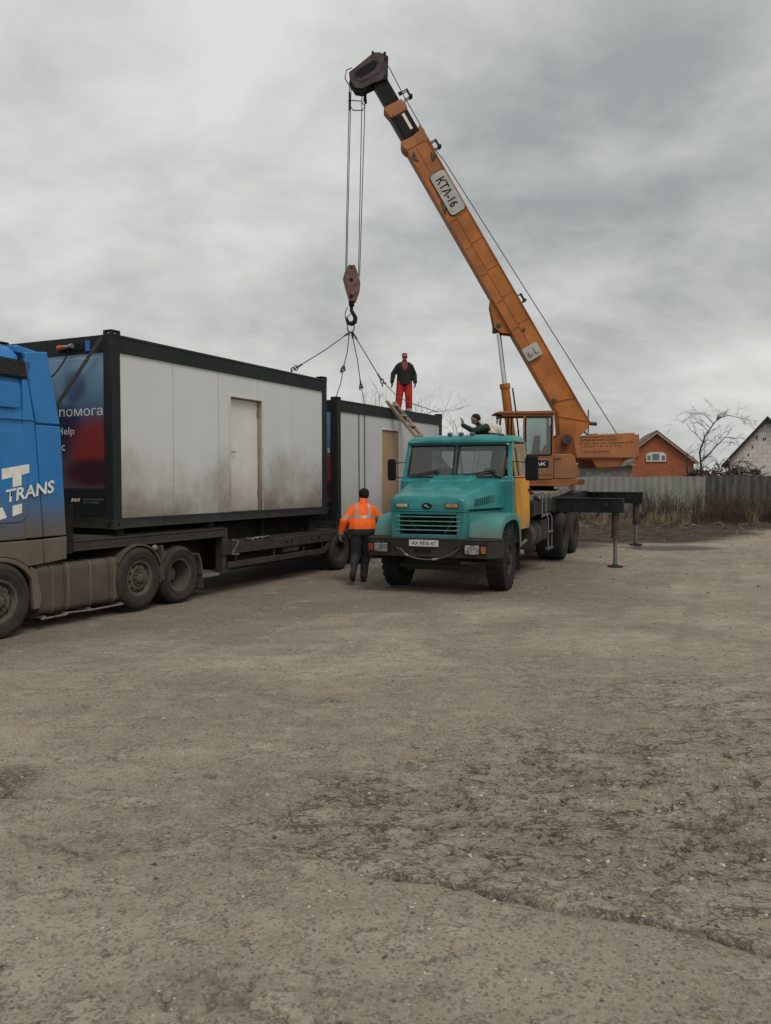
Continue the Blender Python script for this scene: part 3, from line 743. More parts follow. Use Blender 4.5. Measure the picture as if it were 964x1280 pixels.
    for y in(.0,Wd-.32):
        for x in(6.62,7.82,9.02):
            pts=[(x+.50*math.cos(R(a)),.41+.47*math.sin(R(a))) for a in range(15,166,15)];inn=[(x+.48*math.cos(R(a)),.41+.45*math.sin(R(a))) for a in range(165,14,-15)]
            fd.prism(pts+inn,1,y,y+.32)
    fd.build('mudguard',m_chas,t)
    for y in(.4,Wd-.5):
        m=MB();m.box((12.9,y-.15,.62),(12.95,y+.25,.80));m.build('tail_lamp',m_red_lens,t)
    return t
m_tr=M('dusty_trailer_steel',(.040,.034,.028),.8,var=.25,vs=3,rust=.12,bump=.1,bs=25)
m_tr_l=M('dusty_light_steel',(.16,.14,.115),.8,var=.3,vs=6)
m_rim_d=M('dark_dusty_rim',(.045,.038,.032),.85,var=.3,vs=7,bump=.1)
trailer()

# lashing straps on the front of the near container
m_strap=M('grey_webbing',(.055,.05,.042),.9,var=.2,vs=20,bump=.2,bs=80)
def strap(a,b,label):
    a,b=Aw(*a),Aw(*b);mb=MB();mb.bar(a,b,.012,.05,up=(0,0,1))
    rz=b+(a-b).normalized()*.12;o=mb.build('lashing_strap',m_strap)
    k=MB();k.bar(b+(a-b).normalized()*.18,b+(a-b).normalized()*.34,.05,.07);k.build('ratchet',m_tr_l,o)
    tag(o,label,'strap','straps crossing the front of the near cabin');return o
strap((-.06,.13,3.96),(-.32,2.30,1.40),'grey strap running down from the top corner of the near cabin across its print')
strap((-.06,2.30,3.96),(-.42,.42,1.18),'grey strap ending low beside the blue cab, at the trailer front')

# ---- blue tractor unit
BLUE=(.012,.165,.43)
MUD=(.115,.092,.066)
m_blue=M('blue_cab_paint',BLUE,.38,var=.10,vs=1.2,dirt=(MUD,1.15,2.0,.97,1.3,(1,1,.7)),coat=.25,bump=.015)
m_skirt=M('mud_covered_panel',(.125,.102,.076),.85,var=.14,vs=2,bump=.08,bs=30)
m_tank=M('mud_covered_tank',(.080,.066,.050),.8,var=.18,vs=2.5,bump=.06,bs=25)
def tractor():
    t=empty('lorry',Aw(0,0,0),(0,0,AR),'blue lorry cab with white lettering and mud along its sills, at the left edge','lorry')
    def section(x,z0,zt,ins,yb=.0,Wt=2.5):   # rounded cab section in the y-z plane
        yt=ins
        pts=[(x,yb,z0),(x,yb,2.3),(x,yb+yt*.45,zt-.30),(x,yb+yt,zt-.10),(x,yb+yt+.10,zt),(x,Wt-yt-.10-yb,zt),(x,Wt-yt-yb,zt-.10),(x,Wt-yb-yt*.45,zt-.30),(x,Wt-yb,2.3),(x,Wt-yb,z0)]
        return pts
    c=MB()
    c.loft([section(-3.33,1.2,2.55,.10,.12),section(-3.22,1.2,2.80,.1,.03),section(-2.85,1.2,3.52,.16,.0),section(-2.4,1.2,3.66,.15,.0),section(-1.75,1.2,3.66,.12,.0),section(-1.50,1.2,3.60,.10,.0)])
    # taper the rear face: leaning seam
    body=c.build('cab_body',m_blue,t,bevel=.02,ang=40)
    # side fairings behind the leaning seam
    for s,(ya,yb) in enumerate(((0,.07),(2.43,2.5))):
        for (pl) in ([(-1.475,3.555),(-1.13,3.60),(-.935,2.675),(-1.325,2.675),(-1.425,3.2)],[(-1.325,2.655),(-.932,2.655),(-.855,1.215),(-1.225,1.215)]):
            f=MB();f.prism(pl,1,ya+.002,yb);f.build('side_fairing',m_blue,t,bevel=.012)
    f=MB();f.loft([[(-1.49,.15,3.55),(-1.49,2.35,3.55),(-1.49,2.35,3.66),(-1.49,.15,3.66)],[(-1.13,.12,3.52),(-1.13,2.38,3.52),(-1.13,2.38,3.6),(-1.13,.12,3.6)]]);f.build('roof_fairing',m_blue,t,bevel=.02)
    bw=MB();bw.prism([(-1.49,1.2),(-1.49,3.5),(-1.36,3.0),(-1.24,1.2)],1,.08,2.42);bw.build('rear_wall',m_blk,t)
    # filler of the side between body and seam
    for ya,yb in((.004,.05),(2.45,2.496)):
        f=MB();f.prism([(-1.52,1.215),(-1.52,3.22),(-1.44,3.22),(-1.345,2.675),(-1.238,1.215)],1,ya,yb);f.build('side_panel',m_blue,t,bevel=.006)
    # vent mesh at the top
    for ya,yb in((-.008,.02),(2.48,2.508)):
        v=MB();v.prism([(-2.15,3.235),(-1.455,3.215),(-1.50,3.44),(-2.15,3.46)],1,ya,yb);vo=v.build('vent',m_letblk,t,bevel=.006)
        v=MB();
        for k in range(26): x=-2.14+k*.027;v.bar((x,ya-.003,3.25),(x+.05,ya-.003,3.43),.006,.008,(0,1,0))
        for k in range(6): v.bar((-2.14,ya-.005,3.26+k*.034),(-1.48,ya-.005,3.25+k*.034),.004,.006,(0,1,0))
        v.build('mesh_grid',m_mesh,vo)
        v=MB();v.prism([(-1.445,3.215),(-1.405,3.215),(-1.47,3.47),(-1.50,3.47)],1,ya,yb);v.build('trim',m_blue,t,bevel=.005)
        # pressed panels
        for poly in (rrect(-2.6,-1.56,2.84,3.15,.07),rrect(-2.75,-1.47,1.42,2.56,.16)):
            e=MB();e.prism(poly,1,(-.012 if ya<1 else 2.496),(.01 if ya<1 else 2.512));e.build('pressed_panel',m_blue,t,bevel=.012,seg=3)
        e=MB();e.box((-3.0,(-.014 if ya<1 else 2.496),2.70),(-1.36,(.01 if ya<1 else 2.514),2.725));e.build('waist_line',m_blue,t,bevel=.006)
    # lower skirt
    for ya,yb in((-.004,.06),(2.44,2.504)):
        f=MB();f.prism([(-1.235,1.185),(-1.225,.87),(-.862,.90),(-.855,1.20)],1,ya,yb);f.build('skirt_panel',m_skirt,t,bevel=.012)
        arc=[(-1.95+.66*math.cos(R(a)),.45+.56*math.sin(R(a))) for a in range(46,141,8)]
        f=MB();f.prism([(-1.247,1.185),(-1.238,.87)]+arc+[(-2.7,.80),(-2.72,1.185)],1,ya,yb);f.build('skirt_panel',m_skirt,t,bevel=.012)
        arc=[(-1.95+.655*math.cos(R(a)),.45+.555*math.sin(R(a))) for a in range(-14,150,8)];ar2=[(-1.95+.575*math.cos(R(a)),.45+.50*math.sin(R(a))) for a in range(149,-15,-8)]
        f=MB();f.prism(arc+ar2,1,ya-.012,ya+.06 if ya<1 else yb);f.prism([(-1.42,.30),(-1.32,.30),(-1.345,.80),(-1.45,.85)],1,ya-.013,ya+.05);f.build('wheel_arch',m_skirt,t,bevel=.01)
        f=MB();f.prism([(-3.35,.35),(-2.62,.35),(-2.66,.80),(-2.74,1.19),(-3.35,1.19)],1,ya,yb);f.build('front_corner',m_blue,t,bevel=.02)
    f=MB();f.box((-3.42,.02,.32),(-3.30,2.48,.78));f.build('bumper',m_blk,t,bevel=.03)
    f=MB();f.box((-3.37,.05,.80),(-3.28,2.45,1.95));f.build('grille',m_blk,t,bevel=.02)
    for y in(.1,2.1):
        f=MB();f.box((-3.44,y,.55),(-3.36,y+.3,.72));f.build('headlight',m_lens,t,bevel=.02)
    f=MB();f.prism([(-3.36,2.0),(-3.31,2.0),(-3.12,2.82),(-3.17,2.84)],1,.14,2.36);f.build('windshield',m_darkglass,t,bevel=.01)
    for y in(-.018,2.508):
        f=MB();f.prism([(-3.1,1.95),(-2.82,1.95),(-2.82,2.62),(-2.95,2.62)],1,y,y+.01);f.build('side_window',m_darkglass,t)
    for y in(-.22,2.52):
        f=MB();f.box((-3.42,y,1.95),(-3.28,y+.2,2.65));f.build('mirror',m_blk,t,bevel=.03)
    # fuel tanks
    for (ya,yb) in((.0,.62),(1.9,2.5)):
        xs=[-1.33,-.905,-.44,-.10,.18]
        for a,b in zip(xs,xs[1:]):
            f=MB();f.prism(rrect(ya,yb,.205,.845,.09,4),0,a+.006,b-.006);o=f.build('fuel_tank',m_tank,t,bevel=.012)
        f=MB()
        for x in(-1.12,-.86,-.47,-.02):f.prism(rrect(ya-.008,yb+.005,.196,.853,.095,4)+[],0,x,x+.035)
        f.build('tank_band',m_skirt,t,bevel=.004)
        f=MB();f.tube([(-1.3,ya-.01,.16),(-.9,ya-.01,.16),(-.86,ya-.01,.18),(-.5,ya-.01,.16),(.15,ya-.01,.16)],.014,6)
        for x in(-1.25,-.9,-.48,.1): f.box((x,ya,.15),(x+.03,yb,.19))
        f.build('tank_rail',m_tr_l,t)
    f=MB();f.cyl((-.72,.35,.84),(-.72,.35,.90),.06,n=16);f.build('filler_cap',m_blk,t)
    # chassis
    f=MB()
    for y in(.80,1.62): f.box((-3.1,y,.62),(2.35,y+.09,.88))
    for x in(-3,-2.2,-.6,.1,.9,1.7,2.3): f.box((x-.04,.8,.64),(x+.04,1.71,.86))
    f.box((1.5,.5,.5),(2.45,2.0,.9));f.box((-.2,.65,.3),(1.0,1.85,.9))
    f.box((.55,.75,.88),(1.35,1.75,.96));f.box((-1.2,.9,.30),(.2,1.6,.60));f.build('chassis',m_chas,t)
    for x in(-1.95,.47,1.42):
        f=MB();f.cyl((x,.2,.45),(x,2.3,.45),.07);f.build('axle',m_chas,t)
    wf=wheel(.47,.31,'dome',m_rubdust,m_rim);wl=wheel(.455,.30,'dome',m_rubdust,m_rim);wr=wheel(.455,.56,'deep',m_rubdust,m_rim)
    rn=random.Random(9)
    for w,x,hw,z in((wf,-1.95,.155,.47),(wl,.475,.15,.50),(wr,1.42,.28,.455)):
        k=0
        for y,rz in((hw-.05 if hw<.2 else hw-.02,0),(2.5-hw+.03,math.pi)):
            o=w if k==0 else copytree(w);k+=1;o.parent=t;o.location=(x,y,z);o.rotation_euler=(0,rn.uniform(0,1),rz)
    # rear mudguards and light brackets
    f=MB()
    for ya,yb in((-.03,.55),(1.95,2.53)):
        for x,z,r,a0,a1 in((.475,.50,.51,20,150),(1.42,.46,.52,-5,35),(1.42,.46,.52,130,190)):
            o_=[(x+r*math.cos(R(a)),z+r*math.sin(R(a))) for a in range(a0,a1+1,8)];i_=[(x+(r-.03)*math.cos(R(a)),z+(r-.03)*math.sin(R(a))) for a in range(a1,a0-1,-8)]
            f.prism(o_+i_,1,ya,yb)
        f.box((1.93,ya,.18),(1.945,yb,.50))
        f.box((.955,ya,.42),(1.0,yb,.95))
    f.build('mudguard',m_tank,t)
    f=MB();f.ell((.78,-.05,.93),(.05,.04,.045));f.build('marker_lamp',m_tr_l,t)
    f=MB();f.box((2.0,.06,.33),(2.5,.4,.37));f.build('step',m_tr_l,t)
    # lettering on the side: upper and lower halves of big letters with the word between them
    def SP(name,polys):
        mb=MB()
        for p in polys: mb.prism(p,1,-.0165,-.013)
        return mb.build(name,m_white,body)
    SP('lettering',[[(-1.86,2.085),(-1.455,2.15),(-1.455,2.04),(-1.575,2.015),(-1.575,1.885),(-1.705,1.86),(-1.705,1.985),(-1.86,1.955)],
                    [(-1.715,1.630),(-1.575,1.655),(-1.575,1.54),(-1.715,1.50)],
                    [(-2.0,1.595),(-1.86,1.615),(-1.80,1.49),(-1.93,1.455)],
                    [(-2.3,1.33),(-2.16,1.36),(-2.0,1.595),(-2.13,1.57)]])
    text('TRANS','lettering',m_white,body,(-1.825,-.020,1.665),(1,0,.165),(.10,0,1),height=.165,width=.755,ext=.001,bold=.022)
    text('CO.UA','lettering',m_tr_l,body,(-2.05,-.0195,1.37),(1,0,.10),(0,0,1),height=.04,width=.24,ext=-.001)
    return t
m_mesh=M('black_mesh_wire',(.07,.07,.07),.6,.3,var=0)
m_darkglass=M('dark_tinted_glass',(.015,.018,.02),.08,var=0,spec=.6)
tractor()

# ================================================================ FRAME B : crane truck
BO=V((1.13,15.04,0.0));BR=R(-22)
Broot=Matrix.Translation(BO)@Euler((R(.9),0,BR),'XYZ').to_matrix().to_4x4()
TEAL=(.018,.195,.192)
m_teal=M('teal_cab_paint',TEAL,.42,var=.22,vs=2.6,dirt=((.09,.095,.08),.75,1.55,.5,5),rust=.15,rs=7,coat=.3,bump=.03)
m_teal_f=M('faded_teal_fender',(.045,.21,.20),.6,var=.2,vs=3,dirt=((.15,.13,.10),.8,1.55,.75,3),rust=.16,rs=6,bump=.04)
m_yel=M('yellow_door_paint',(.60,.27,.025),.5,var=.14,vs=2,dirt=((.20,.15,.10),.8,1.6,.7,3),rust=.12,rs=5)
m_org=M('orange_crane_paint',(.36,.118,.022),.55,var=.26,vs=1.6,rust=.20,rs=4.5,rustcol=(.11,.04,.018),bump=.02,bs=20)
m_org_f=M('faded_orange_paint',(.33,.125,.045),.6,var=.2,vs=1.4,rust=.16,rs=3.0,rustcol=(.11,.05,.03),dirt=((.16,.10,.07),1.9,2.9,.5,3),bump=.04,bs=20)
m_org_w=M('worn_orange_paint',(.27,.085,.028),.6,var=.2,vs=1.6,rust=.36,rs=3.2,rustcol=(.09,.042,.026),bump=.06,bs=20)
m_purp=M('dull_maroon_steel',(.060,.044,.044),.75,var=.45,vs=5,rust=.35,rustcol=(.035,.018,.016),bump=.1,bs=20)
m_bblk=M('black_boom_steel',(.014,.012,.012),.5,var=.4,vs=2,spec=.14)
m_subfr=M('dark_grey_subframe',(.028,.027,.027),.65,var=.25,vs=3,dirt=(DUST,.6,1.8,.35,4),rust=.12,spec=.14)
m_seat=M('dark_seat_fabric',(.035,.04,.045),.9)
def crane():
    t=empty('crane_truck',BO,(R(.9),0,BR),'teal lorry with yellow door carrying an orange telescopic crane','crane truck')
    A=(t,)
    # frame
    f=MB()
    for x in(-.47,.37): f.box((x,-1.0,.74),(x+.10,9.3,1.0))
    for y in(-.9,.6,1.9,3.2,4.6,6,7.4,9.1): f.box((-.37,y,.78),(.37,y+.08,.95))
    f.box((-.45,-.95,.42),(.5,-.80,.66));f.box((-.55,-1.0,.47),(.75,-.93,.52))
    f.build('chassis',m_chas,t)
    # bumper
    f=MB();pl=[(-1.13,-.78),(-1.13,-.92),(-1.04,-1.20),(1.10,-1.20),(1.26,-.92),(1.26,-.78)]
    f.prism(pl,2,.665,.955);f.prism([(x*1.004,y-.006 if y<-.8 else y) for x,y in pl],2,.955,.975)
    bmp=f.build('bumper',m_bump,t,bevel=.012)
    for s in(-1,1):
        cx=s*.87-.02 if s>0 else -.83
        f=MB();f.box((cx-.19,-1.208,.73),(cx+.21,-1.199,.90));f.build('lamp_recess',m_letblk,bmp)
        lx=cx+(-.02 if s>0 else .03)
        f=MB();f.prism(rrect(lx-.135,lx+.115,.735,.885,.02),1,-1.232,-1.205);f.build('headlight',m_lens,t,bevel=.008)
        ix=cx+s*.165
        f=MB();f.prism(rrect(ix-.045,ix+.04,.75,.87,.01),1,-1.225,-1.205);f.build('indicator',m_red_lens if s<0 else m_dimamber,t,bevel=.006)
    f=MB();f.box((-.29,-1.222,.845),(.235,-1.212,.955));pt=f.build('number_plate',m_plate,t,bevel=.003)
    text('AX 9316 AT','lettering',m_letblk,pt,(-.235,-1.2235,.868),(1,0,0),(0,0,1),height=.066,width=.44,ext=.001,bold=.012)
    f=MB();f.box((-.20,-1.208,.735),(.10,-1.2,.80));f.build('tow_slot',m_letblk,bmp)
    for x in(-.52,.60):
        f=MB();f.box((x-.07,-1.21,.80),(x+.07,-1.2,.86));f.cyl((x,-1.2,.83),(x,-1.25,.83),.022,n=8);f.build('tow_hook',m_chas,bmp)
    pts=[]
    for k in range(25):
        u=k/24;x=-.54+1.15*u;z=.84-.215*(1-(2*u-1)**2)**.8+(.05*math.exp(-((u-.1)/.05)**2));pts.append((x,-1.235-.02*math.sin(u*9),z))
    f=MB();f.tube(pts,.011,6);f.build('tow_cable',m_cable,t)
    f=MB();f.cyl(pts[4],pts[5],.018,n=8);f.cyl(pts[14],pts[16],.02,n=8);f.build('cable_clamp',m_steel,t)
    # nose and grille
    f=MB();w=.665
    yb=-1.02
    def ring(x0,x1,z0,z1,X0,X1,Z0,Z1,ya,yb_): # frame around opening
        f.box((X0,ya,Z0),(x0,yb_,Z1));f.box((x1,ya,Z0),(X1,yb_,Z1));f.box((x0,ya,Z0),(x1,yb_,z0));f.box((x0,ya,z1),(x1,yb_,Z1))
    ring(-.53,.49,1.035,1.375,-w-.03,w-.03,.955,1.43,yb,-.72)
    f.box((-w-.045,yb-.018,1.425),(w-.015,-.72,1.452))
    f.build('grille_surround',m_teal,t,bevel=.012)
    f=MB();f.box((-.53,-.80,1.03),(.49,-.78,1.38));f.build('radiator',m_letblk,t)
    for k in range(4):
        f=MB();z=1.335-k*.076;f.box((-.60,yb-.012,z-.009),(.56,yb+.05,z+.009));f.build('grille_slat',m_slat,t,bevel=.004)
    f=MB();f.bar((-.40,-.9,1.30),(-.25,-.9,1.08),.02,.02);f.bar((.40,-.9,1.30),(.25,-.9,1.04),.02,.02);f.build('radiator_brace',m_teal,t)
    # hood
    def hs(y,w_,zb,zs,zt,dx=-.03,cr=.10,up=.02):
        return [(-w_+dx,y,zb),(-w_+dx,y,zs),(-w_+cr*.45+dx,y,zt-.025),(-w_+cr*1.3+dx,y,zt),(-w_*.4+dx,y,zt+up),(w_*.4+dx,y,zt+up),(w_-cr*1.3+dx,y,zt),(w_-cr*.45+dx,y,zt-.025),(w_+dx,y,zs),(w_+dx,y,zb)]
    f=MB();f.loft([hs(-1.035,.655,1.452,1.58,1.635,cr=.06,up=.005),hs(-1.0,.675,1.452,1.60,1.68,cr=.09),hs(-.80,.70,1.452,1.62,1.73),hs(-.1,.80,1.44,1.72,1.86,dx=-.02),hs(.54,.93,1.43,1.83,1.955,dx=-.0)])
    hood=f.build('hood',m_teal,t,bevel=.012)
    f=MB();f.loft([hs(-.735,.675,1.0,1.2,1.44,cr=.05,up=0),hs(-.1,.76,1.0,1.2,1.43,cr=.05,dx=-.02,up=0),hs(.54,.90,1.0,1.2,1.42,cr=.05,dx=0,up=0)]);f.build('engine_side',m_teal,t,bevel=.015)
    f=MB();f.loft([[(-.42,.12,1.885),(.36,.12,1.885),(.33,.16,1.95),(-.39,.16,1.95)],[(-.46,.52,1.95),(.44,.52,1.95),(.40,.52,2.035),(-.42,.52,2.035)]]);f.build('air_scoop',m_teal,hood,bevel=.02)
    for a,b in((-.40,-.06),(.06,.42)):
        f=MB();f.loft([[(a,-.62,1.775),(b,-.62,1.775),(b-.02,-.60,1.790),(a+.02,-.60,1.790)],[(a,-.20,1.855),(b,-.20,1.855),(b-.02,-.22,1.872),(a+.02,-.22,1.872)]]);f.build('hood_pad',m_teal,hood,bevel=.006)
    # side louvres
    for s in(-1,1):
        f=MB()
        for k in range(13):
            u=k/12;y=-.62+.92*u;xw=(.70+.115*max(0,(y+.8))/.7 if y<-.1 else .80+.13*(y+.1)/.64)
            x=s*(xw)+(-.028 if y<-.1 else -.015);z=1.50+.05*u
            f.box((x-.008,y,z),(x+.008,y+.03,z+.125+.02*u))
        f.build('louvre',m_louv,hood)
    for s in(-1,1):
        x=s*.45-.035
        f=MB();f.box((x-.13,-1.046,1.485),(x+.13,-1.03,1.565));f.build('lamp_frame',m_teal_d,hood)
        f=MB();f.box((x-.105,-1.06,1.497),(x+.105,-1.04,1.555));f.build('indicator',m_creamlens if s<0 else m_orange_lens,t,bevel=.01)
    f=MB();f.lathe([(.001,-.012),(.06,-.010),(.075,0)],(-.03,-1.045,1.525),'Y',24);
    for v in f.b.verts: v.co.x=-.03+(v.co.x+.03)*1.25;v.co.z=1.525+(v.co.z-1.525)*.7
    em=f.build('emblem',m_letblk,hood)
    f=MB();f.prism([(-.085,1.545),(-.03,1.535),(.02,1.508),(.03,1.495),(-.01,1.505),(-.05,1.515)],1,-1.064,-1.058);f.prism([(-.05,1.55),(-.02,1.548),(-.01,1.53),(-.03,1.53)],1,-1.064,-1.058);f.build('emblem_mark',m_chrome,em)
    # fenders
    for s in(-1,1):
        f=MB();x0,x1=(s*.66,s*1.20) if s>0 else (-1.09,-.66)
        out=[(-.84,.98),(-.80,1.13),(-.68,1.25),(-.48,1.325),(-.1,1.36),(.28,1.355),(.52,1.31),(.68,1.18),(.75,1.0),(.78,.80)]
        inn=[(y*.95+.0,z-.035) for y,z in out[::-1]]
        f.prism(out+inn,0,x0,x1)
        f.prism([(y*.985,z-.01) for y,z in out]+[(y*.93*(.93),z-.12) for y,z in out[::-1]],0,(x1-.015 if s>0 else x0-.005),(x1+.005 if s>0 else x0+.015))
        f.prism([(-.84,.98),(-.80,1.13),(-.68,1.25),(-.48,1.32),(-.40,.98)],0,(x0-.02 if s>0 else x1-.02),(x0+.02 if s>0 else x1+.02))
        f.build('fender',m_teal_f,t,bevel=.022,seg=3)
        f=MB();f.box((s*.97-.20,.77,.26),(s*.97+.20,.785,1.2));f.build('mudflap',m_rub,t)
    # cab
    f=MB();W_=1.08
    f.prism([(.50,1.05),(.50,1.93),(.56,1.97),(.76,1.97),(.76,1.05)],0,-W_,W_)                     # cowl
    f.box((-W_,1.60,1.02),(W_,1.68,2.06));f.box((-W_,1.60,2.50),(W_,1.68,2.66));f.box((-W_,1.60,2.06),(-.85,1.68,2.5));f.box((.82,1.60,2.06),(W_,1.68,2.5))
    f.box((-1.0,.5,1.0),(1.0,1.65,1.06))
    for s in(-1,1):
        f.bar((s*1.03,.58,1.95),(s*1.0,.80,2.64),.09,.07,(0,1,0))
    f.bar((-1.0,.80,2.625),(1.0,.80,2.625),.06,.06)
    f.bar((-1.0,.575,1.975),(1.0,.575,1.975),.06,.05)
    cab=f.build('cab_shell',m_teal,t,bevel=.012)
    f=MB()
    def rs(y,w_,z0,z1): return [(-w_,y,z0),(-w_,y,z0+.04),(-w_+.08,y,z1-.03),(-w_*.5,y,z1),(w_*.5,y,z1),(w_-.08,y,z1-.03),(w_,y,z0+.04),(w_,y,z0)]
    f.loft([rs(.70,.99,2.635,2.70),rs(.76,1.04,2.64,2.76),rs(.95,1.08,2.64,2.80),rs(1.5,1.09,2.64,2.81),rs(1.70,1.06,2.64,2.76)]);f.build('roof',m_teal,t,bevel=.015)
    # windshield panes with black gaskets
    def W2(x,u,off=0): # u 0 bottom 1 top
        return (x,.565+.22*u-off,1.995+.60*u)
    for a,b in((-.965,-.075),(.005,.925)):
        g=MB();g.hull([W2(a,0),W2(b,0),W2(a,1),W2(b,1),W2(a,0,-.006),W2(b,0,-.006),W2(a,1,-.006),W2(b,1,-.006)]);go=g.build('windshield',m_glass,t)
        g=MB();q=[W2(a,0,.008),W2(b,0,.008),W2(b,1,.008),W2(a,1,.008)]
        g.tube([V(q[i])*(1-k)+V(q[(i+1)%4])*k for i in range(4) for k in(.04,.5,.96)],.018,6,closed=True);g.build('gasket',m_rub,go)
    g=MB();g.bar((-.035,.585,1.98),(-.035,.79,2.62),.05,.03,(0,1,0));g.build('centre_post',m_teal_d,cab)
    for x0,x1,y0 in((-.9,-.35,.5),(.12,.75,.5)):
        g=MB();g.bar((x0,.53,2.03),(x1,.56,2.12),.012,.02);g.bar((x1-.1,.55,2.10),(x1+.12,.53,1.97),.012,.02);g.build('wiper',m_letblk,t)
    g=MB();g.box((-.84,1.645,2.07),(.81,1.655,2.49));g.build('rear_window',m_glass_c,t)
    g=MB();g.box((-.98,.76,1.7),(.98,.95,2.0));g.build('dashboard',m_seat,t,bevel=.03)
    g=MB();g.prism([(-.28,.70),(.02,.70),(.02,.85),(-.28,.85)],2,2.02,2.03);g.build('paper',m_plate,t)
    for x in(-.55,.5):
        g=MB();g.box((x-.25,1.1,1.4),(x+.25,1.55,1.6));g.prism([(1.42,1.55),(1.56,1.55),(1.60,2.16),(1.52,2.16)],0,x-.24,x+.24);g.build('seat',m_seat,t,bevel=.04)
    g=MB();g.tube([(-.55+.19*math.cos(R(a)),1.02+.08*math.sin(R(a)),2.0+.15*math.sin(R(a))) for a in range(0,360,20)],.014,6,closed=True);g.build('steering_wheel',m_letblk,t)
    g=MB();g.box((.74,.82,2.0),(.93,.87,2.55));g.build('sun_curtain',m_curt2,t) if False else g.b.free()
    # doors
    for s in(-1,1):
        xa,xb=(W_-.02,W_+.03) if s>0 else (-W_-.03,-W_+.02)
        f=MB()
        f.prism([(.735,2.01),(.70,1.62),(.78,1.10),(.95,1.0),(1.52,1.0),(1.58,1.2),(1.585,2.01)],0,xa,xb)
        xa2,xb2=(xa-.0,xb-.015) if s>0 else (xa+.015,xb)
        f.prism([(.76,2.01),(.80,2.01),(.90,2.56),(1.52,2.58),(1.52,2.01),(1.585,2.01),(1.585,2.635),(.86,2.62)],0,xa2,xb2)
        def ajar(mb):
            for v in mb.b.verts:
                o_=(v.co.y-.70)*math.sin(R(4 if s>0 else 0));v.co.x+=s*(max(0,o_)-max(0,v.co.z-2.0)*.14+(.02 if v.co.z<1.9 else 0)*(1 if s>0 else 0))
        ajar(f);dr=f.build('door',m_yel,t,bevel=.012)
        f=MB();f.prism([(.80,2.01),(1.52,2.01),(1.52,2.575),(.90,2.56)],0,s*(W_)-.003,s*(W_)+.003);ajar(f);f.build('door_window',m_glass,dr)
        f=MB();f.box((s*(W_+.03)-.012,1.05,2.01),(s*(W_+.03)+.012,1.075,2.55));ajar(f);f.build('window_bar',m_yel,dr)
        f=MB();f.box((s*(W_+.045)-.014,1.44,1.72),(s*(W_+.045)+.014,1.56,1.76));ajar(f);f.build('handle',m_letblk,dr,bevel=.006)
        f=MB();f.box((xa2-.005,1.06,2.02),(xb2-.02,1.50,2.55));ajar(f);f.build('curtain',m_curt,dr)
        # teal strip in front of the door
        f=MB();f.prism([(.50,1.05),(.50,1.93),(.56,2.0),(.72,2.0),(.685,1.62),(.76,1.12),(.70,1.02)],0,s*W_-.01 if s>0 else s*W_-.02,s*W_+.02 if s>0 else s*W_+.01);f.build('cowl_side',m_teal,t,bevel=.01)
        # mirrors
        mx,mh,mw=(1.42,.46,.24) if s>0 else (-1.33,.42,.16)
        f=MB();f.prism(rrect(mx-mw/2,mx+mw/2,1.93,1.93+mh,.05),1,.60,.68);mo=f.build('mirror',m_mir,t,bevel=.02)
        f=MB();f.tube([(s*1.05,.62,2.28),(mx,.68,2.26)],.009,6);f.tube([(s*1.05,.60,1.98),(mx,.68,2.0)],.009,6);f.build('mirror_arm',m_letblk,mo)
    for x in(-.20,.02,.24):
        f=MB();f.cyl((x,.83,2.765),(x,.83,2.80),.035,n=12);f.ell((x,.83,2.815),(.055,.055,.035));f.build('marker_lamp',m_mark,t)
    f=MB();f.ell((.78,.92,2.795),(.06,.05,.02));f.build('roof_cap',m_teal,t)
    f=MB();f.ell((.97,.66,2.60),(.025,.025,.025));f.ell((.96,.55,1.99),(.025,.025,.025));f.build('side_lamp',m_steel,t)
    # front wheels
    wf=wheel(.56,.32,'dome',m_rub,m_rim_d,rb=.275,lugs=True);wr=wheel(.55,.62,'deep',m_rubd2,m_rim_d,rb=.275)
    k=0
    for x,rz in((1.015,R(90)),(-.93,R(-90))):
        o=wf if k==0 else copytree(wf);k+=1;o.parent=t;o.location=(x,0,.56);o.rotation_euler=(0,.3*k,rz+R(2))
    k=0
    for y in(5.2,6.72):
        for x,rz in((.95,R(90)),(-.95,R(-90))):
            o=wr if k==0 else copytree(wr);k+=1;o.parent=t;o.location=(x,y,.55);o.rotation_euler=(0,.35*k,rz)
    for y in(0,5.2,6.72):
        f=MB();f.cyl((-.95,y,.55),(.95,y,.55),.08);f.ell((0,y,.55),(.24,.22,.22));f.build('axle',m_chas,t)
    # tanks, air bottles, exhaust
    f=MB();f.cyl((.85,2.0,.78),(.85,3.0,.78),.30,n=28);f.build('fuel_tank',m_subfr,t,bevel=.02)
    f=MB();f.cyl((-.85,2.0,.78),(-.85,3.0,.78),.30,n=28);f.build('fuel_tank',m_subfr,t,bevel=.02)
    f=MB()
    for y in(2.2,2.8): f.cyl((.85,y,.78),(.85,y+.04,.78),.306,n=28)
    f.build('tank_band',m_tr_l,t)
    f=MB();f.cyl((.55,1.35,.52),(1.05,1.62,.50),.06,n=12);f.cyl((.9,1.5,.55),(1.08,1.75,.74),.035,n=10);f.build('exhaust',m_tr_l,t)
    f=MB();f.box((.75,1.72,.95),(1.12,1.95,1.15));f.box((.6,3.1,.6),(1.1,3.8,1.05));f.build('battery_box',m_subfr,t,bevel=.02)
    # crane subframe
    f=MB();f.box((-1.18,1.95,1.20),(1.18,9.35,1.46));f.box((-1.12,1.90,1.46),(1.12,9.35,1.50))
    f.box((-.6,2.0,1.0),(.6,9.3,1.2))
    f.box((1.181,4.02,1.16),(1.21,4.62,1.52));f.box((-1.21,4.02,1.16),(-1.181,4.62,1.52))
    f.box((-1.2,8.9,1.14),(1.2,9.42,1.50));f.box((1.183,2.9,1.22),(1.195,3.9,1.44))
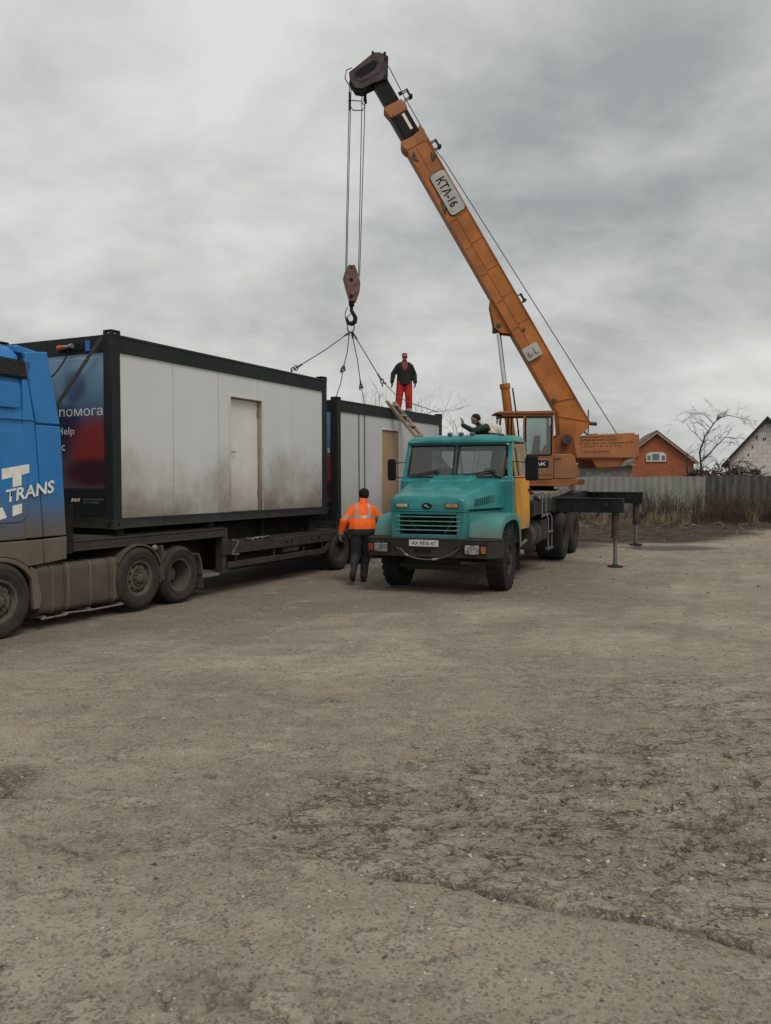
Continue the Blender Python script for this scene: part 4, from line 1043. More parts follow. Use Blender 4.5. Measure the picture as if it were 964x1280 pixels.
    f.build('subframe',m_subfr,t,bevel=.01)
    f=MB();f.box((.2,2.05,1.50),(1.05,2.9,1.60));f.prism([(3.0,1.5),(4.9,1.5),(4.9,1.62),(3.1,1.60)],0,.5,1.1);f.build('deck_plate',m_tr_l,t,bevel=.01)
    f=MB();f.box((-.45,3.05,1.50),(.62,3.85,1.72));f.build('tool_locker',m_subfr,t,bevel=.015)
    f=MB();f.bar((1.12,3.9,1.53),(1.2,6.8,1.68),.05,.12);f.box((1.0,6.9,1.5),(1.16,7.2,1.74));f.build('hose_tray',m_tr_l,t)
    f=MB();rn=random.Random(4)
    for k in range(5):
        f.tube([(.75,2.15+.1*k,1.52),(.85,2.3+.08*k,1.66+.02*k),(1.0,2.5+.1*k,1.60),(1.14,2.7,1.50),(1.17,2.75,1.35)],.022,6)
    f.build('hydraulic_hose',m_rub,t)
    # access steps of bent tube
    f=MB()
    for y in(2.35,2.75):
        f.tube([(1.10,y,1.62),(1.22,y,1.64),(1.27,y,1.56),(1.27,y,1.15)],.016,6)
    for y in(2.95,3.35): f.tube([(1.1,y,1.18),(1.24,y,1.18),(1.28,y,1.10),(1.28,y,.42)],.016,6)
    for z in(.45,.80): f.box((1.22,2.95,z),(1.32,3.35,z+.025))
    f.tube([(1.27,2.35,1.18),(1.27,3.0,1.18)],.016,6)
    f.build('access_ladder',m_tubes,t)
    # outriggers
    for y,zr in((4.32,0),(9.15,0)):
        for s in(-1,1):
            ext=2.62 if s>0 else 2.25;a,b=(1.15,ext+.05) if s>0 else (-ext-.05,-1.15)
            f=MB();f.box((a,y-.15,1.17),(b,y+.15,1.47));f.box((a,y-.165,1.455),(b,y+.165,1.48));ob=f.build('outrigger_beam',m_bblk2,t,bevel=.01)
            f=MB();f.cyl((s*(ext-.32),y-.165,1.34),(s*(ext-.32),y-.15,1.34),.05,n=12);f.build('beam_pin',m_subfr,ob)
            P=Broot@V((s*(ext-.12),y,0));g=GH(P.x,P.y)-P.z
            f=MB();f.cyl((s*(ext-.12),y,.62),(s*(ext-.12),y,1.20),.085,n=16);f.cyl((s*(ext-.12),y,.60),(s*(ext-.12),y,.66),.10,n=16);f.build('jack_sleeve',m_jack,ob)
            f=MB();f.cyl((s*(ext-.12),y,g+.06),(s*(ext-.12),y,.62),.045,n=14);f.build('jack_rod',m_jrod,ob)
            f=MB();f.lathe([(.001,g+.07),(.06,g+.07),(.08,g+.035),(.17,g+.03),(.17,g+.0),(.001,g)],(s*(ext-.12),y,0),'Z',20);f.build('jack_foot',m_chas,ob)
    for x in(-.95,.95):
        f=MB();f.box((x-.15,9.43,.95),(x+.15,9.47,1.07));f.build('tail_lamp',m_red_lens,t)
    # ------------------------------------------------ superstructure, coordinates K (x to the hook, y to the camera)
    K=Broot.inverted()@(Matrix.Translation((3.68,21.3,0))@Matrix.Rotation(math.pi,4,'Z'))
    def B(n,m,mb,par=t,**k): return mb.build(n,m,par,**k)
    f=MB(K);f.lathe([(.02,1.60),(.80,1.60),(.80,1.72),(.66,1.72),(.66,1.84),(.02,1.84)],(0,0,0),'Z',40);B('turntable',m_subfr,f)
    f=MB(K);f.prism([(1.0,1.82),(1.0,1.97),(-1.08,1.97),(-1.02,1.86),(-.8,1.82)],1,-1.1,1.12);f.box((-1.35,-.5,1.83),(-.9,.5,1.965));f.box((-.85,-1.12,1.80),(1.02,1.14,1.84));B('turret_base',m_org_w,f,bevel=.01)
    for y in(-.42,.36):
        f=MB(K);f.prism([(.55,1.97),(.45,2.25),(-.30,2.55),(-.62,3.02),(-.80,3.14),(-1.02,3.12),(-1.45,3.0),(-1.42,2.6),(-1.05,2.25),(-1.02,1.97)],1,y,y+.05);B('turret_cheek',m_org_w,f,bevel=.008)
    f=MB(K);f.cyl((-.88,-.48,2.96),(-.88,.50,2.96),.09,n=20);f.cyl((-.88,.50,2.96),(-.88,.56,2.96),.12,n=20);B('boom_pivot',m_purp,f)
    f=MB(K);f.cyl((-1.9,-.34,2.62),(-1.9,.34,2.62),.22,n=24);f.cyl((-1.9,-.36,2.62),(-1.9,-.33,2.62),.33,n=24);f.cyl((-1.9,.33,2.62),(-1.9,.36,2.62),.33,n=24);B('winch_drum',m_subfr,f)
    # tail housing
    f=MB(K);f.prism([(-.95,3.03),(-1.45,3.07),(-2.46,3.12),(-2.58,2.60),(-2.52,2.50),(-1.04,2.50)],1,.86,.92);f.prism([(-.95,3.03),(-1.45,3.07),(-2.46,3.12),(-2.58,2.60),(-2.52,2.50),(-1.04,2.50)],1,-.92,-.86)
    f.box((-2.60,-.87,2.52),(-2.50,.87,3.08));cw=B('winch_housing',m_org_f,f,bevel=.01)
    f=MB(K);f.prism([(-1.42,2.49),(-2.50,2.49),(-2.40,2.34),(-2.1,2.27),(-1.55,2.25)],1,-.80,.84);f.box((-2.58,-.82,2.46),(-1.1,.82,2.51));B('counterweight',m_org_w,f,bevel=.015)
    f=MB(K);f.hull([(-2.50,.93,2.50),(-2.40,.93,2.34),(-2.13,.93,2.27),(-2.25,.86,2.46),(-2.48,.86,2.5),(-2.44,.86,2.36)]);B('scraped_corner',m_tr_l,f)
    T=[('ДРОГОБИЦЬКИЙ ЗАВОД',2.965,.062,.86),('АВТОМОБІЛЬНИХ КРАНІВ',2.885,.062,.90),('м. Дрогобич, вул. Гайдамацька, 22',2.805,.058,1.30),('т. (03244) 3 32 16, 2 19 92',2.730,.052,1.02),('www.dak.com.ua',2.61,.050,.62)]
    for s_,z,h,w_ in T:
        x0=-1.12 if 'www' not in s_ else -1.22
        text(s_,'lettering',m_lettb,cw,(x0,.922,z+.01*(1)),(-1,0,.028),(0,0,1),height=h,width=w_,ext=.002,X=K,bold=.012)
    # operator cabin
    x0,x1,y0,y1=-.42,1.02,.50,1.14
    f=MB(K)
    f.box((x0,y0,1.975),(x1,y1,2.02));f.box((x0,y1-.03,2.02),(x1,y1,2.50));f.box((x0,y0,2.02),(x1,y0+.03,2.35));f.box((x0,y0,2.02),(x0+.03,y1,2.55));f.box((x1-.03,y0,2.02),(x1,y1,2.30))
    for a,b in(((x0+.025,y1-.025),(x0+.025,y1-.025)),((x0+.025,y0+.025),(x0+.025,y0+.025)),((.29,y1-.025),(.29,y1-.025))): f.bar((*a,2.0),(*b,3.55),.055,.055,(0,1,0))
    f.box((x0,y1-.035,3.50),(x1-.12,y1,3.56));f.box((x0,y0,3.50),(x1-.12,y0+.03,3.56));f.box((x0,y1-.033,2.50),(.29,y1+.004,2.545))
    cbn=B('cabin_shell',m_org_f,f,bevel=.008)
    f=MB(K)
    for y in(y0+.025,y1-.025): f.bar((x1-.03,y,2.3),(x1-.16,y,3.52),.04,.04,(0,1,0));f.bar((.62,y,2.3),(.60,y,3.52),.035,.035,(0,1,0))
    f.box((x1-.17,y0,3.48),(x1-.12,y1,3.54));B('window_frame',m_letblk,f,cbn)
    f=MB(K);f.prism([(x0-.05,3.56),(x1-.02,3.56),(x1-.0,3.585),(x1-.12,3.62),(x0-.02,3.64),(x0-.05,3.60)],1,y0-.05,y1+.05);B('cabin_roof',m_org_w,f,bevel=.012)
    f=MB(K);f.box((x0+.045,y1-.012,2.56),(.262,y1-.006,3.49));B('side_window',m_glass_g,f)
    f=MB(K);q=[(x0+.045,y1+.002,2.56),(.262,y1+.002,2.56),(.262,y1+.002,3.49),(x0+.045,y1+.002,3.49)];f.tube([V(q[i])*(1-k)+V(q[(i+1)%4])*k for i in range(4) for k in(.04,.5,.96)],.02,6,closed=True);B('window_seal',m_letblk,f,cbn)
    f=MB(K);f.hull([(x1-.03,y0+.04,2.3),(x1-.03,y1-.04,2.3),(x1-.15,y0+.04,3.5),(x1-.15,y1-.04,3.5),(x1-.035,y0+.04,2.3),(x1-.035,y1-.04,2.3)]);B('front_window',m_glass_c,f)
    f=MB(K);f.box((x0+.05,y1+.002,2.08),(.24,y1+.014,2.47));f.build('door_panel',m_org_f,cbn,bevel=.006)
    f=MB(K);f.prism(rrect(-.30,.24,2.25,2.43,.025),1,y1+.0145,y1+.019);pb=B('name_panel',m_letblk,f,cbn)
    text('ДАК','lettering',m_white,cbn,(.16,y1+.020,2.285),(-1,0,0),(0,0,1),height=.105,width=.39,ext=.002,X=K,bold=.02)
    f=MB(K);f.box((.0,.62,2.35),(.42,1.0,2.5));f.prism([(-.12,2.5),(.06,2.5),(-.02,3.05),(-.14,3.05)],1,.64,.98);B('operator_seat',m_seat,f,bevel=.04)
    f=MB(K);f.box((-.40,.53,2.1),(-.37,1.1,3.3));B('cabin_lining',m_lin,f)
    # engine side cover behind the cabin
    f=MB(K);f.prism([(-.435,1.98),(-.435,2.585),(-.86,2.585),(-.95,2.52),(-1.08,2.08),(-1.0,1.98)],1,.5,1.10);B('side_cover',m_org_f,f,bevel=.02)
    f=MB(K)
    for z in(2.44,2.47): f.box((-.62,1.10,z),(-.46,1.106,z+.012))
    B('vent_slot',m_letblk,f)
    # boom (s along, t across)
    e=V((.505,0,.863));n=V((.863,0,-.505));O=V((-1.29,0,3.26))
    BM=K@Matrix(((e.x,0,n.x,O.x),(0,1,0,0),(e.z,0,n.z,O.z),(0,0,0,1)))   # local (s, y, t)
    def G(): return MB(BM)
    f=G();f.prism([(.0,-.30),(8.30,-.29),(8.30,.29),(.65,.30),(.10,.56),(-.10,.56),(-.20,.42),(-.12,-.1)],1,-.23,.23)
    bs_=B('boom_section',m_org,f,bevel=.018)
    f=G()
    for s_ in(5.45,4.67,3.89,3.11,6.23):
        for ya,yb in((.23,.246),(-.246,-.23)):
            f.box((s_-.012,ya,-.285),(s_+.012,yb,.03));f.box((s_-.07,ya,.08),(s_-.046,yb,.29))
    for ya,yb in((.23,.243),(-.243,-.23)): f.box((2.45,ya,.045),(8.2,yb,.062))
    f.box((.2,.23,-.28),(.9,.244,-.26));f.bar((.55,.238,.33),(.10,.238,-.22),.012,.03,(0,1,0));f.bar((.95,.238,.29),(.75,.238,-.28),.012,.03,(0,1,0))
    f.box((.0,.23,-.30),(8.3,.25,-.275));f.box((.65,.23,.28),(8.3,.25,.30))
    B('boom_rib',m_org,f,bs_)
    f=G();f.prism([(8.22,-.305),(8.42,-.325),(8.54,-.29),(8.50,.0),(8.52,.33),(8.40,.35),(8.26,.305)],1,-.245,.245);f.prism([(8.45,-.34),(8.66,-.31),(8.6,-.22),(8.45,-.2)],1,-.24,.24);B('boom_collar',m_org_f,f,bevel=.012)
    f=G();f.hull([(8.0,.232,.32),(8.18,.232,.16),(7.85,.232,.18),(8.0,.25,.3),(8.15,.25,.17),(7.9,.25,.2)]);f.hull([(7.7,.232,-.1),(7.95,.232,-.2),(7.75,.232,-.28),(7.7,.25,-.12),(7.9,.25,-.2),(7.78,.25,-.27)]);f.hull([(6.3,.232,.3),(6.75,.232,.22),(6.6,.232,.12),(6.4,.25,.28),(6.7,.25,.22),(6.6,.25,.15)]);B('wear_pad',m_purp,f)
    f=G();f.box((8.55,-.18,-.235),(9.25,.18,.235));f.box((8.56,.18,.15),(9.24,.19,.17));sc=B('boom_section',m_bblk,f,bevel=.012)
    f=G();f.box((8.68,.181,-.12),(9.12,.186,-.05));B('white_stripe',m_white,f,sc)
    f=G();f.prism([(9.16,-.245),(9.30,-.28),(9.46,-.225),(9.49,.20),(9.46,.28),(9.34,.26),(9.16,.22)],1,-.185,.185);B('boom_collar',m_org_f,f,bevel=.012)
    f=G();f.box((9.5,-.14,-.19),(10.75,.14,.19));sc=B('boom_section',m_bblk,f,bevel=.01)
    f=G();f.box((10.18,.141,-.10),(10.30,.145,-.02));B('white_stripe',m_white,f,sc)
    # head
    HD=[(3.72,12.63),(3.62,12.50),(3.66,12.14),(3.78,11.98),(4.02,11.90),(4.28,11.77),(4.45,11.80),(4.58,12.0),(4.60,12.18),(4.46,12.28),(3.98,12.66),(3.84,12.67)]
    for ya,yb in((-.22,-.17),(.17,.22)):
        f=MB(K);f.prism(HD,1,ya,yb);
        # pressed relief
        f.prism([(3.80,12.52),(3.74,12.35),(3.82,12.17),(4.30,11.92),(4.46,12.06),(4.40,12.2),(3.98,12.53)],1,(yb if ya>0 else ya-.012),(yb+.012 if ya>0 else ya))
        hd=B('boom_head',m_purp,f,bevel=.008)
        f=MB(K);f.prism([(4.46,12.12),(4.38,12.22),(3.98,12.47),(3.86,12.42),(3.95,12.24),(4.3,12.03)],1,(yb+.012 if ya>0 else ya-.02),(yb+.020 if ya>0 else ya-.012));B('head_opening',m_letblk,f,hd)
    f=MB(K);f.box((3.62,-.2,12.0),(3.75,.2,12.55));f.cyl((3.66,-.26,12.52),(3.66,.26,12.52),.05,n=12);f.cyl((4.0,-.24,12.66),(4.0,.24,12.66),.03,n=8);f.cyl((3.70,-.24,12.64),(3.70,.24,12.64),.035,n=8);B('head_frame',m_bblk,f)
    for x,z,r in((4.42,12.0,.17),(3.82,12.42,.15),(4.26,11.92,.12)):
        for y in(-.07,.07):
            f=MB(K);f.lathe([(.03,-.03),(r*.85,-.03),(r,-.035),(r,-.02),(r-.025,0),(r,.02),(r,.035),(r*.85,.03),(.03,.03)],(x,y,z),'Y',24);B('sheave',m_purp,f)
    f=MB(K);f.tube([(4.52,.23,12.28),(4.66,.23,12.22),(4.70,.23,12.02),(4.60,.23,11.86)],.012,6);f.tube([(4.56,.23,11.78),(4.42,.23,11.70),(4.24,.23,11.68),(4.2,.23,11.74)],.012,6);B('rope_guard',m_bblk,f)
    f=MB(K);f.cyl((4.20,0,11.76),(4.20,0,11.60),.04,n=10);f.cyl((4.20,0,11.60),(4.18,0,11.50),.05,.03,10);B('rope_socket',m_bblk,f)
    # hoist ropes down to the hook block, guides and winch rope
    f=MB(K)
    for a,b in(((4.59,.07,12.02),(4.70,.07,7.15)),((4.555,-.07,12.02),(4.68,-.07,7.15)),((4.27,.05,11.9),(4.37,.05,7.15)),((4.20,-.05,11.6),(4.345,-.05,7.15))): f.tube([a,b],.0115,6)
    B('hoist_rope',m_rope,f)
    def Kp(u,v): # metres on the boom's own mid plane
        return None
    rp=[(3.60,0,12.42),(3.215,.02,11.68),(2.455,.02,10.38),(2.20,.02,10.08),(-2.3,.02,3.10)]
    f=MB(K);f.tube(rp,.011,6);B('winch_rope',m_rope,f)
    for (sx) in (9.45,8.0,3.55):
        f=G();t0=-.30;hh=.20 if sx>4 else .13
        for y in(-.06,.06): f.box((sx-.02,y-.012,t0-hh),(sx+.0,y+.012,t0));f.box((sx+.18,y-.012,t0-hh),(sx+.20,y+.012,t0))
        f.box((sx-.02,-.08,t0-hh-.02),(sx+.20,.08,t0-hh));f.box((sx-.03,-.1,t0-hh-.05),(sx+.02,.1,t0-hh+.03));f.box((sx+.16,-.03,t0-.05),(sx+.24,.03,t0+.02))
        B('rope_guide',m_bblk,f)
    f=MB(K);f.tube([(4.62,.07,11.55),(4.30,.07,11.53),(4.20,.07,11.40),(4.25,.07,11.30),(4.50,.07,11.30),(4.60,.07,11.45)],.013,6,closed=True);f.cyl((4.59,.07,11.3),(4.59,.07,11.75),.022,n=8);B('limit_switch',m_bblk,f)
    # number board on the boom
    f=G();f.prism(rrect(6.27,7.41,-.265,.155,.09,5),1,.2465,.262);nb=B('name_board',m_gryp,f,bevel=.004)
    f=G();f.prism(rrect(6.25,7.43,-.285,.175,.10,5),1,.244,.2466);B('board_edge',m_letblk,f,nb)
    text('КТА-16','lettering',m_letblk,nb,(7.24,.264,.070),(-1,0,0),(0,0,-1),height=.25,width=.78,ext=-.003,X=BM,bold=.018)
    # grey fitting low on the boom
    f=G();f.prism(rrect(2.12,2.48,-.10,.32,.05),1,.23,.33);f.cyl((2.3,.33,.16),(2.3,.38,.16),.07,n=14);f.box((2.22,.33,-.05),(2.40,.36,.05));B('hook_bracket',m_gryp,f,bevel=.01)
    f=G();f.cyl((2.9,.23,-.0),(2.9,.26,-.0),.04,n=10);f.cyl((.95,.23,.24),(.95,.30,.24),.06,n=12);B('boom_pin',m_purp,f)
    # ram bracket, rod and barrel
    for y in(-.17,.13):
        f=G();f.prism([(4.02,.29),(3.85,.42),(3.32,.60),(3.12,.52),(2.95,.29)],1,y,y+.04);B('ram_bracket',m_org,f,bevel=.008)
    f=MB(K);f.cyl((.80,-.2,5.88),(.80,.2,5.88),.06,n=16);f.box((.66,-.12,5.72),(.93,.12,5.98));B('ram_head',m_purp,f,bevel=.02)
    f=MB(K);f.cyl((.79,0,5.8),(.60,0,4.30),.062,n=24);B('ram_rod',m_chrome,f)
    f=MB(K);f.cyl((.61,0,4.38),(.32,0,2.10),.115,n=28);f.cyl((.615,0,4.42),(.60,0,4.30),.135,n=28);f.cyl((.32,-.2,2.12),(.32,.2,2.12),.12,n=18);B('ram_barrel',m_org,f)
    f=MB(K);f.tube([(.43,.12,4.3),(.30,.14,3.4),(.2,.14,2.4)],.02,6);B('ram_pipe',m_bblk,f)
    # clutter at the boom foot
    f=MB(K);f.tube([(-1.28,.15,3.62),(-1.5,.15,3.40),(-1.72,.15,3.38)],.05,8);f.tube([(-1.52,.1,3.75),(-1.52,.1,3.10)],.016,6);f.tube([(-1.1,.1,3.15),(-1.3,.15,3.3),(-1.5,.12,3.1),(-1.75,.1,3.12)],.025,6);f.tube([(-1.2,.2,3.3),(-1.4,.2,3.15),(-1.42,.2,3.4)],.018,6);B('hose_bundle',m_purp,f)
    return t
m_bump=M('dusty_black_bumper',(.022,.022,.021),.7,var=.25,dirt=(DUST,.5,1.4,.3,4),bump=.05,spec=.14)
m_dimamber=M('dim_amber_lens',(.28,.10,.05),.3,var=.4,vs=20)
m_creamlens=M('cream_lamp_lens',(.42,.33,.22),.25,var=.25,vs=16,coat=.3)
m_plate=M('number_plate_white',(.55,.55,.52),.5,var=.12,vs=9)
m_cable=M('grey_tow_cable',(.12,.115,.11),.6,.3)
m_slat=M('faded_teal_slat',(.10,.25,.23),.5,var=.2,vs=6)
m_louv=M('louvre_slot',(.008,.055,.05),.8,var=0)
m_teal_d=M('dark_teal_gasket',(.02,.085,.08),.6)
m_glass_c=glass('clear_dusty_glass',(.9,.93,.93),.05,.15)
m_glass_g=glass('greenish_cab_glass',(.62,.74,.70),.04,.45)
m_curt=M('brown_curtain',(.11,.065,.045),.9,var=.4,vs=3,stretch=(1,8,.3))
m_curt2=m_curt
m_mir=M('black_mirror_shell',(.012,.012,.013),.5,spec=.14)
m_mark=M('grimy_marker_lamp',(.10,.10,.095),.4,var=.5,vs=15)
m_rubd2=M('dusty_crane_tyre',(.04,.037,.034),.9,var=.2,bump=.2,bs=40,spec=.2)
m_bblk2=M('black_outrigger_steel',(.016,.017,.018),.6,var=.35,vs=3,rust=.06,bump=.05,spec=.14)
m_jack=M('rusty_jack_sleeve',(.06,.045,.038),.8,var=.4,vs=8,rust=.3)
m_tubes=M('painted_tube_steel',(.15,.145,.14),.5,.2,var=.3,vs=10)
m_lettb=M('dark_faded_lettering',(.07,.028,.012),.8,var=.5,vs=20)
m_lin=M('cream_cab_lining',(.42,.36,.24),.8,dirt=((.2,.17,.12),2,3.4,.5))
m_gryp=M('grey_painted_plate',(.40,.385,.37),.55,var=.12,vs=6,rust=.08,rs=8)
crane()

# ---------------------------------------------------------------- hook block and sling
def hook():
    t=empty('hook_block',(-.87,21.27,6.0),(0,0,0),'rust brown crane hook block hanging on ropes above the cabins','hook')
    m_h=M('scuffed_rusty_block',(.15,.085,.07),.8,var=.5,vs=7,rust=.35,rustcol=(.03,.016,.013),bump=.15,bs=20)
    pl=[(-.07,1.41),(.09,1.41),(.15,1.25),(.225,1.0),(.20,.78),(.10,.50),(-.06,.50),(-.15,.80),(-.215,1.05),(-.17,1.22)]
    for y0,y1 in((-.13,-.10),(.10,.13)):
        f=MB();f.prism(pl,1,y0,y1);f.prism([(x*.72+.0,.97+(z-.97)*.72) for x,z in pl],1,y0-.012 if y0<0 else y1,y0 if y0<0 else y1+.012);f.build('cheek_plate',m_h,t,bevel=.006)
    for y in(-.05,.05):
        f=MB();f.lathe([(.03,-.035),(.17,-.035),(.18,-.02),(.155,0),(.18,.02),(.17,.035),(.03,.035)],(.0,y,1.03),'Y',28);f.build('sheave',m_purp,t)
    f=MB();f.cyl((0,-.15,1.03),(0,.15,1.03),.05);f.cyl((0,-.15,.62),(0,.15,.62),.045);f.cyl((0,-.14,1.34),(0,.14,1.34),.03);f.build('block_pin',m_bblk,t)
    f=MB();f.box((-.07,-.09,.40),(.07,.09,.56));f.cyl((0,0,.42),(0,0,.30),.045);f.build('swivel',m_bblk,t,bevel=.02)
    pts=[(0,0,.36),(0,0,.28),(.05,0,.20),(.10,0,.10),(.085,0,0),(0,0,-.055),(-.09,0,-.02),(-.125,0,.07),(-.11,0,.13)];rad=[.045,.045,.05,.058,.065,.065,.055,.035,.012]
    f=MB();f.tube(pts,.05,10,rad);f.build('hook',m_bblk,t)
    f=MB();f.tube([(0.02,.03,.24),(-.11,.03,.12)],.01,6);f.tube([(-.10,-.06,.36),(-.16,-.05,.22),(-.16,-.03,.1),(-.1,-.02,.0)],.012,6);f.build('safety_latch',m_rope,t)
    return t
hook()
def sling():
    t=empty('lifting_sling',(-.89,21.27,5.86),(0,0,0),'four legged wire sling spreading from the hook to the cabin roof corners','sling')
    L0=V((-.89,21.27,5.86))
    f=MB();f.tube([(.09*math.cos(R(a)),0,.0+.13*math.sin(R(a))) for a in range(0,360,24)],.016,6,closed=True);f.build('ring',m_rope,t)
    c,s=math.cos(AR),math.sin(AR)
    def C2w(x,y,z): return V((c2o.x+c*x-s*y,c2o.y+s*x+c*y,z))
    zt=3.76
    legs=[[L0+V((-.02,0,-.12)),(C2w(.09,2.35,zt)+V((0,0,.03)))],
          [L0+V((-.04,0,-.12)),C2w(.09,.08,zt)],
          [L0+V((.02,0,-.12)),C2w(5.9,2.35,zt+.05)],
          [L0+V((.04,0,-.12)),V((-.10,21.4,4.52)),V((.32,21.45,4.10)),V((.62,21.5,3.96)),C2w(5.9,.10,zt+.08)]]
    for k,lg in enumerate(legs):
        lg=[V(p) for p in lg]
        if k<3:
            a,b=lg;fr=(.56,.60,.60)[k];hk=a.lerp(b,fr)
            if k: hk+=V((.03 if k==1 else .0,0,-.02));
            mid=a.lerp(hk,.5)+V((.03,0,-.015));pts=[a,mid,hk];rest=[hk,hk.lerp(b,.5)+V((.02,0,-.03)),b]
        else: pts=lg[:2];hk=lg[1];rest=lg[1:]
        d=(pts[1]-pts[0]).normalized()
        f=MB();f.tube([p-L0 for p in pts],.0125,6);rp=f.build('rope_leg',m_rope,t)
        f=MB();f.tube([pts[0]-L0,pts[0]+d*.22-L0],.026,6);e_=(hk-pts[-2]).normalized();f.tube([hk-e_*.20-L0,hk-L0],.024,6)
        f.tube([hk-L0+e_*.02+V((.045*math.cos(R(q)),0,.06*math.sin(R(q)))) for q in range(0,360,40)],.014,6,closed=True)
        f.tube([hk-L0+e_*.12+V((.05*math.cos(R(q)),0,.05*math.sin(R(q)))) for q in range(0,260,35)],.018,6)
        f.build('sling_hook',m_rope,rp)
        f=MB();f.tube([p-L0 for p in rest],.010,6);f.build('sling_tail',m_rope,rp)
    return t
sling()

# ---------------------------------------------------------------- wooden ladder against the far container
def ladder():
    c,s=math.cos(AR),math.sin(AR)
    top=V((.12,20.42,3.88));bot=V((1.93,19.62,1.62))
    d=(top-bot).normalized();side=V((c,s,0));side=(side-d*side.dot(d)).normalized()*.21
    L=(top-bot).length
    t=empty('ladder',bot,(0,0,0),'weathered wooden ladder leaning on the roof edge beside the man in red trousers','ladder')
    m_w=M('weathered_wood',(.23,.175,.13),.85,var=.3,vs=6,stretch=(1,1,.2),bump=.2,bs=30)
    for k in(-1,1):
        f=MB();f.bar(side*k,side*k+d*L,.06,.12,up=side);f.build('rail',m_w,t,bevel=.006)
    n=9
    for k in range(n):
        p=d*(L*(k+.5)/n);f=MB();f.bar(p-side*1.05,p+side*1.05,.10,.05,up=d);f.build('rung',m_w,t,bevel=.005)
ladder()

# ---------------------------------------------------------------- people
def blob(prims,voxel=.011,name='body',sub=0):
    """prims: list of (p0,r0,p1,r1) where r may be a float or a 3-vector; returns a remeshed Mesh"""
    mb=MB();ico=[]
    tb=bmesh.new();bmesh.ops.create_icosphere(tb,subdivisions=2,radius=1);ico=[v.co.copy() for v in tb.verts];tb.free()
    for p in prims:
        p0,r0,p1,r1=p[:4];rot=p[4] if len(p)>4 else None
        def sh(c,r):
            r=V((r,r,r)) if isinstance(r,(int,float)) else V(r)
            o=[]
            for v in ico:
                q=V((v.x*r.x,v.y*r.y,v.z*r.z))
                if rot: q=rot@q
                o.append(V(c)+q)
            return o
        mb.hull(sh(p0,r0)+sh(p1,r1))
    me=mb.mesh(name);o=bpy.data.objects.new('tmp',me);COL.objects.link(o)
    md=o.modifiers.new('r','REMESH');md.mode='VOXEL';md.voxel_size=voxel;md.use_smooth_shade=True
    sm=o.modifiers.new('s','SMOOTH');sm.factor=.5;sm.iterations=2
    bpy.context.view_layer.update();dg=bpy.context.evaluated_depsgraph_get()
    m2=bpy.data.meshes.new_from_object(o.evaluated_get(dg));bpy.data.objects.remove(o);m2.name=name
    for p in m2.polygons: p.use_smooth=True
    return m2
def seg_d(p,a,b):
    a=V(a);b=V(b);ab=b-a;t=max(0,min(1,(p-a).dot(ab)/max(ab.length_squared,1e-9)));return (p-a-ab*t).length
def hand(wr,dr,up,th,s=1):
    """fingers from a wrist: wr wrist, dr direction of the fingers, up palm normal, th thumb side"""
    wr=V(wr);dr=V(dr).normalized();th=V(th);th=(th-dr*th.dot(dr)).normalized();nn=dr.cross(th)
    P=[];palm=wr+dr*.085*s
    P.append((wr,.026*s,palm+th*.018*s,.022*s));P.append((wr,.026*s,palm-th*.022*s,.020*s))
    for k,(o,l) in enumerate(((.032,.070),(.011,.078),(-.011,.073),(-.031,.058))):
        a=palm+th*o*s;m_=a+dr*l*.55*s+nn*.010*s;e=m_+dr*l*.42*s+nn*.026*s
        P.append((a,.0105*s,m_,.0098*s));P.append((m_,.0098*s,e,.0082*s))
    a=wr+dr*.03*s+th*.028*s;m_=a+th*.028*s+dr*.032*s;e=m_+dr*.034*s+th*.006*s+nn*.012*s
    P.append((a,.013*s,m_,.011*s));P.append((m_,.011*s,e,.009*s));return P
SKIN=M('skin',(.36,.19,.13),.6,var=.08,vs=12)
def head_prims(c,f,u):
    """skull and face around head centre c, facing f, up u"""
    c=V(c);f=V(f).normalized();u=V(u);u=(u-f*u.dot(f)).normalized();r=f.cross(u)
    rot=Matrix((r,f,u)).transposed()
    P=[(c+u*.035-f*.012,(.076,.092,.082),c+u*.02+f*.0,(.074,.090,.09),rot),
       (c-u*.02+f*.02,(.062,.068,.07),c-u*.075+f*.045,(.040,.036,.030),rot),
       (c+f*.088-u*.005,.010,c+f*.108-u*.03,.014),
       (c+f*.080+u*.020+r*.03,.012,c+f*.080+u*.020-r*.03,.012),
       (c+f*.088-u*.058-r*.02,.009,c+f*.088-u*.058+r*.02,.009)]
    for s in(-1,1): P.append((c+r*s*.078+u*.0,(.010,.018,.026),c+r*s*.080-u*.02,(.008,.012,.018),rot));P.append((c+f*.078+r*s*.031+u*.008,.010,c+f*.079+r*s*.031+u*.008,.010))
    return P
def person_obj(prims,regions,loc,rz,label,mats,voxel=.011,extra=None):
    me=blob(prims,voxel,'person')
    for p in me.polygons:
        c=p.center;p.material_index=regions(c)
    o=link('person',me,mats,None,loc,(0,0,rz));tag(o,label,'person');return o
m_navy=M('dark_navy_cloth',(.016,.018,.024),.9,var=.2,bump=.3,bs=25)
m_hivis=M('orange_hi_vis_cloth',(.95,.13,.008),.7,var=.12,vs=5,bump=.35,bs=16)
m_refl=M('silver_reflective_tape',(.30,.28,.26),.4,.2,var=.1)
m_knit=M('black_knit',(.008,.008,.009),.95,var=.2,bump=.4,bs=80)
m_boot=M('dusty_black_boot',(.03,.028,.026),.8,var=.3)
m_trdk=M('dark_trouser_cloth',(.022,.023,.027),.9,var=.25,vs=4,dirt=((.10,.085,.065),-.1,.5,.5),bump=.4,bs=14)
m_red=M('red_trouser_cloth',(.42,.018,.014),.8,var=.2,vs=6,bump=.5,bs=14)
m_redcap=M('red_cap_cloth',(.36,.03,.035),.8,var=.12)
m_glove=M('grey_glove',(.10,.10,.095),.9,var=.3,vs=10)
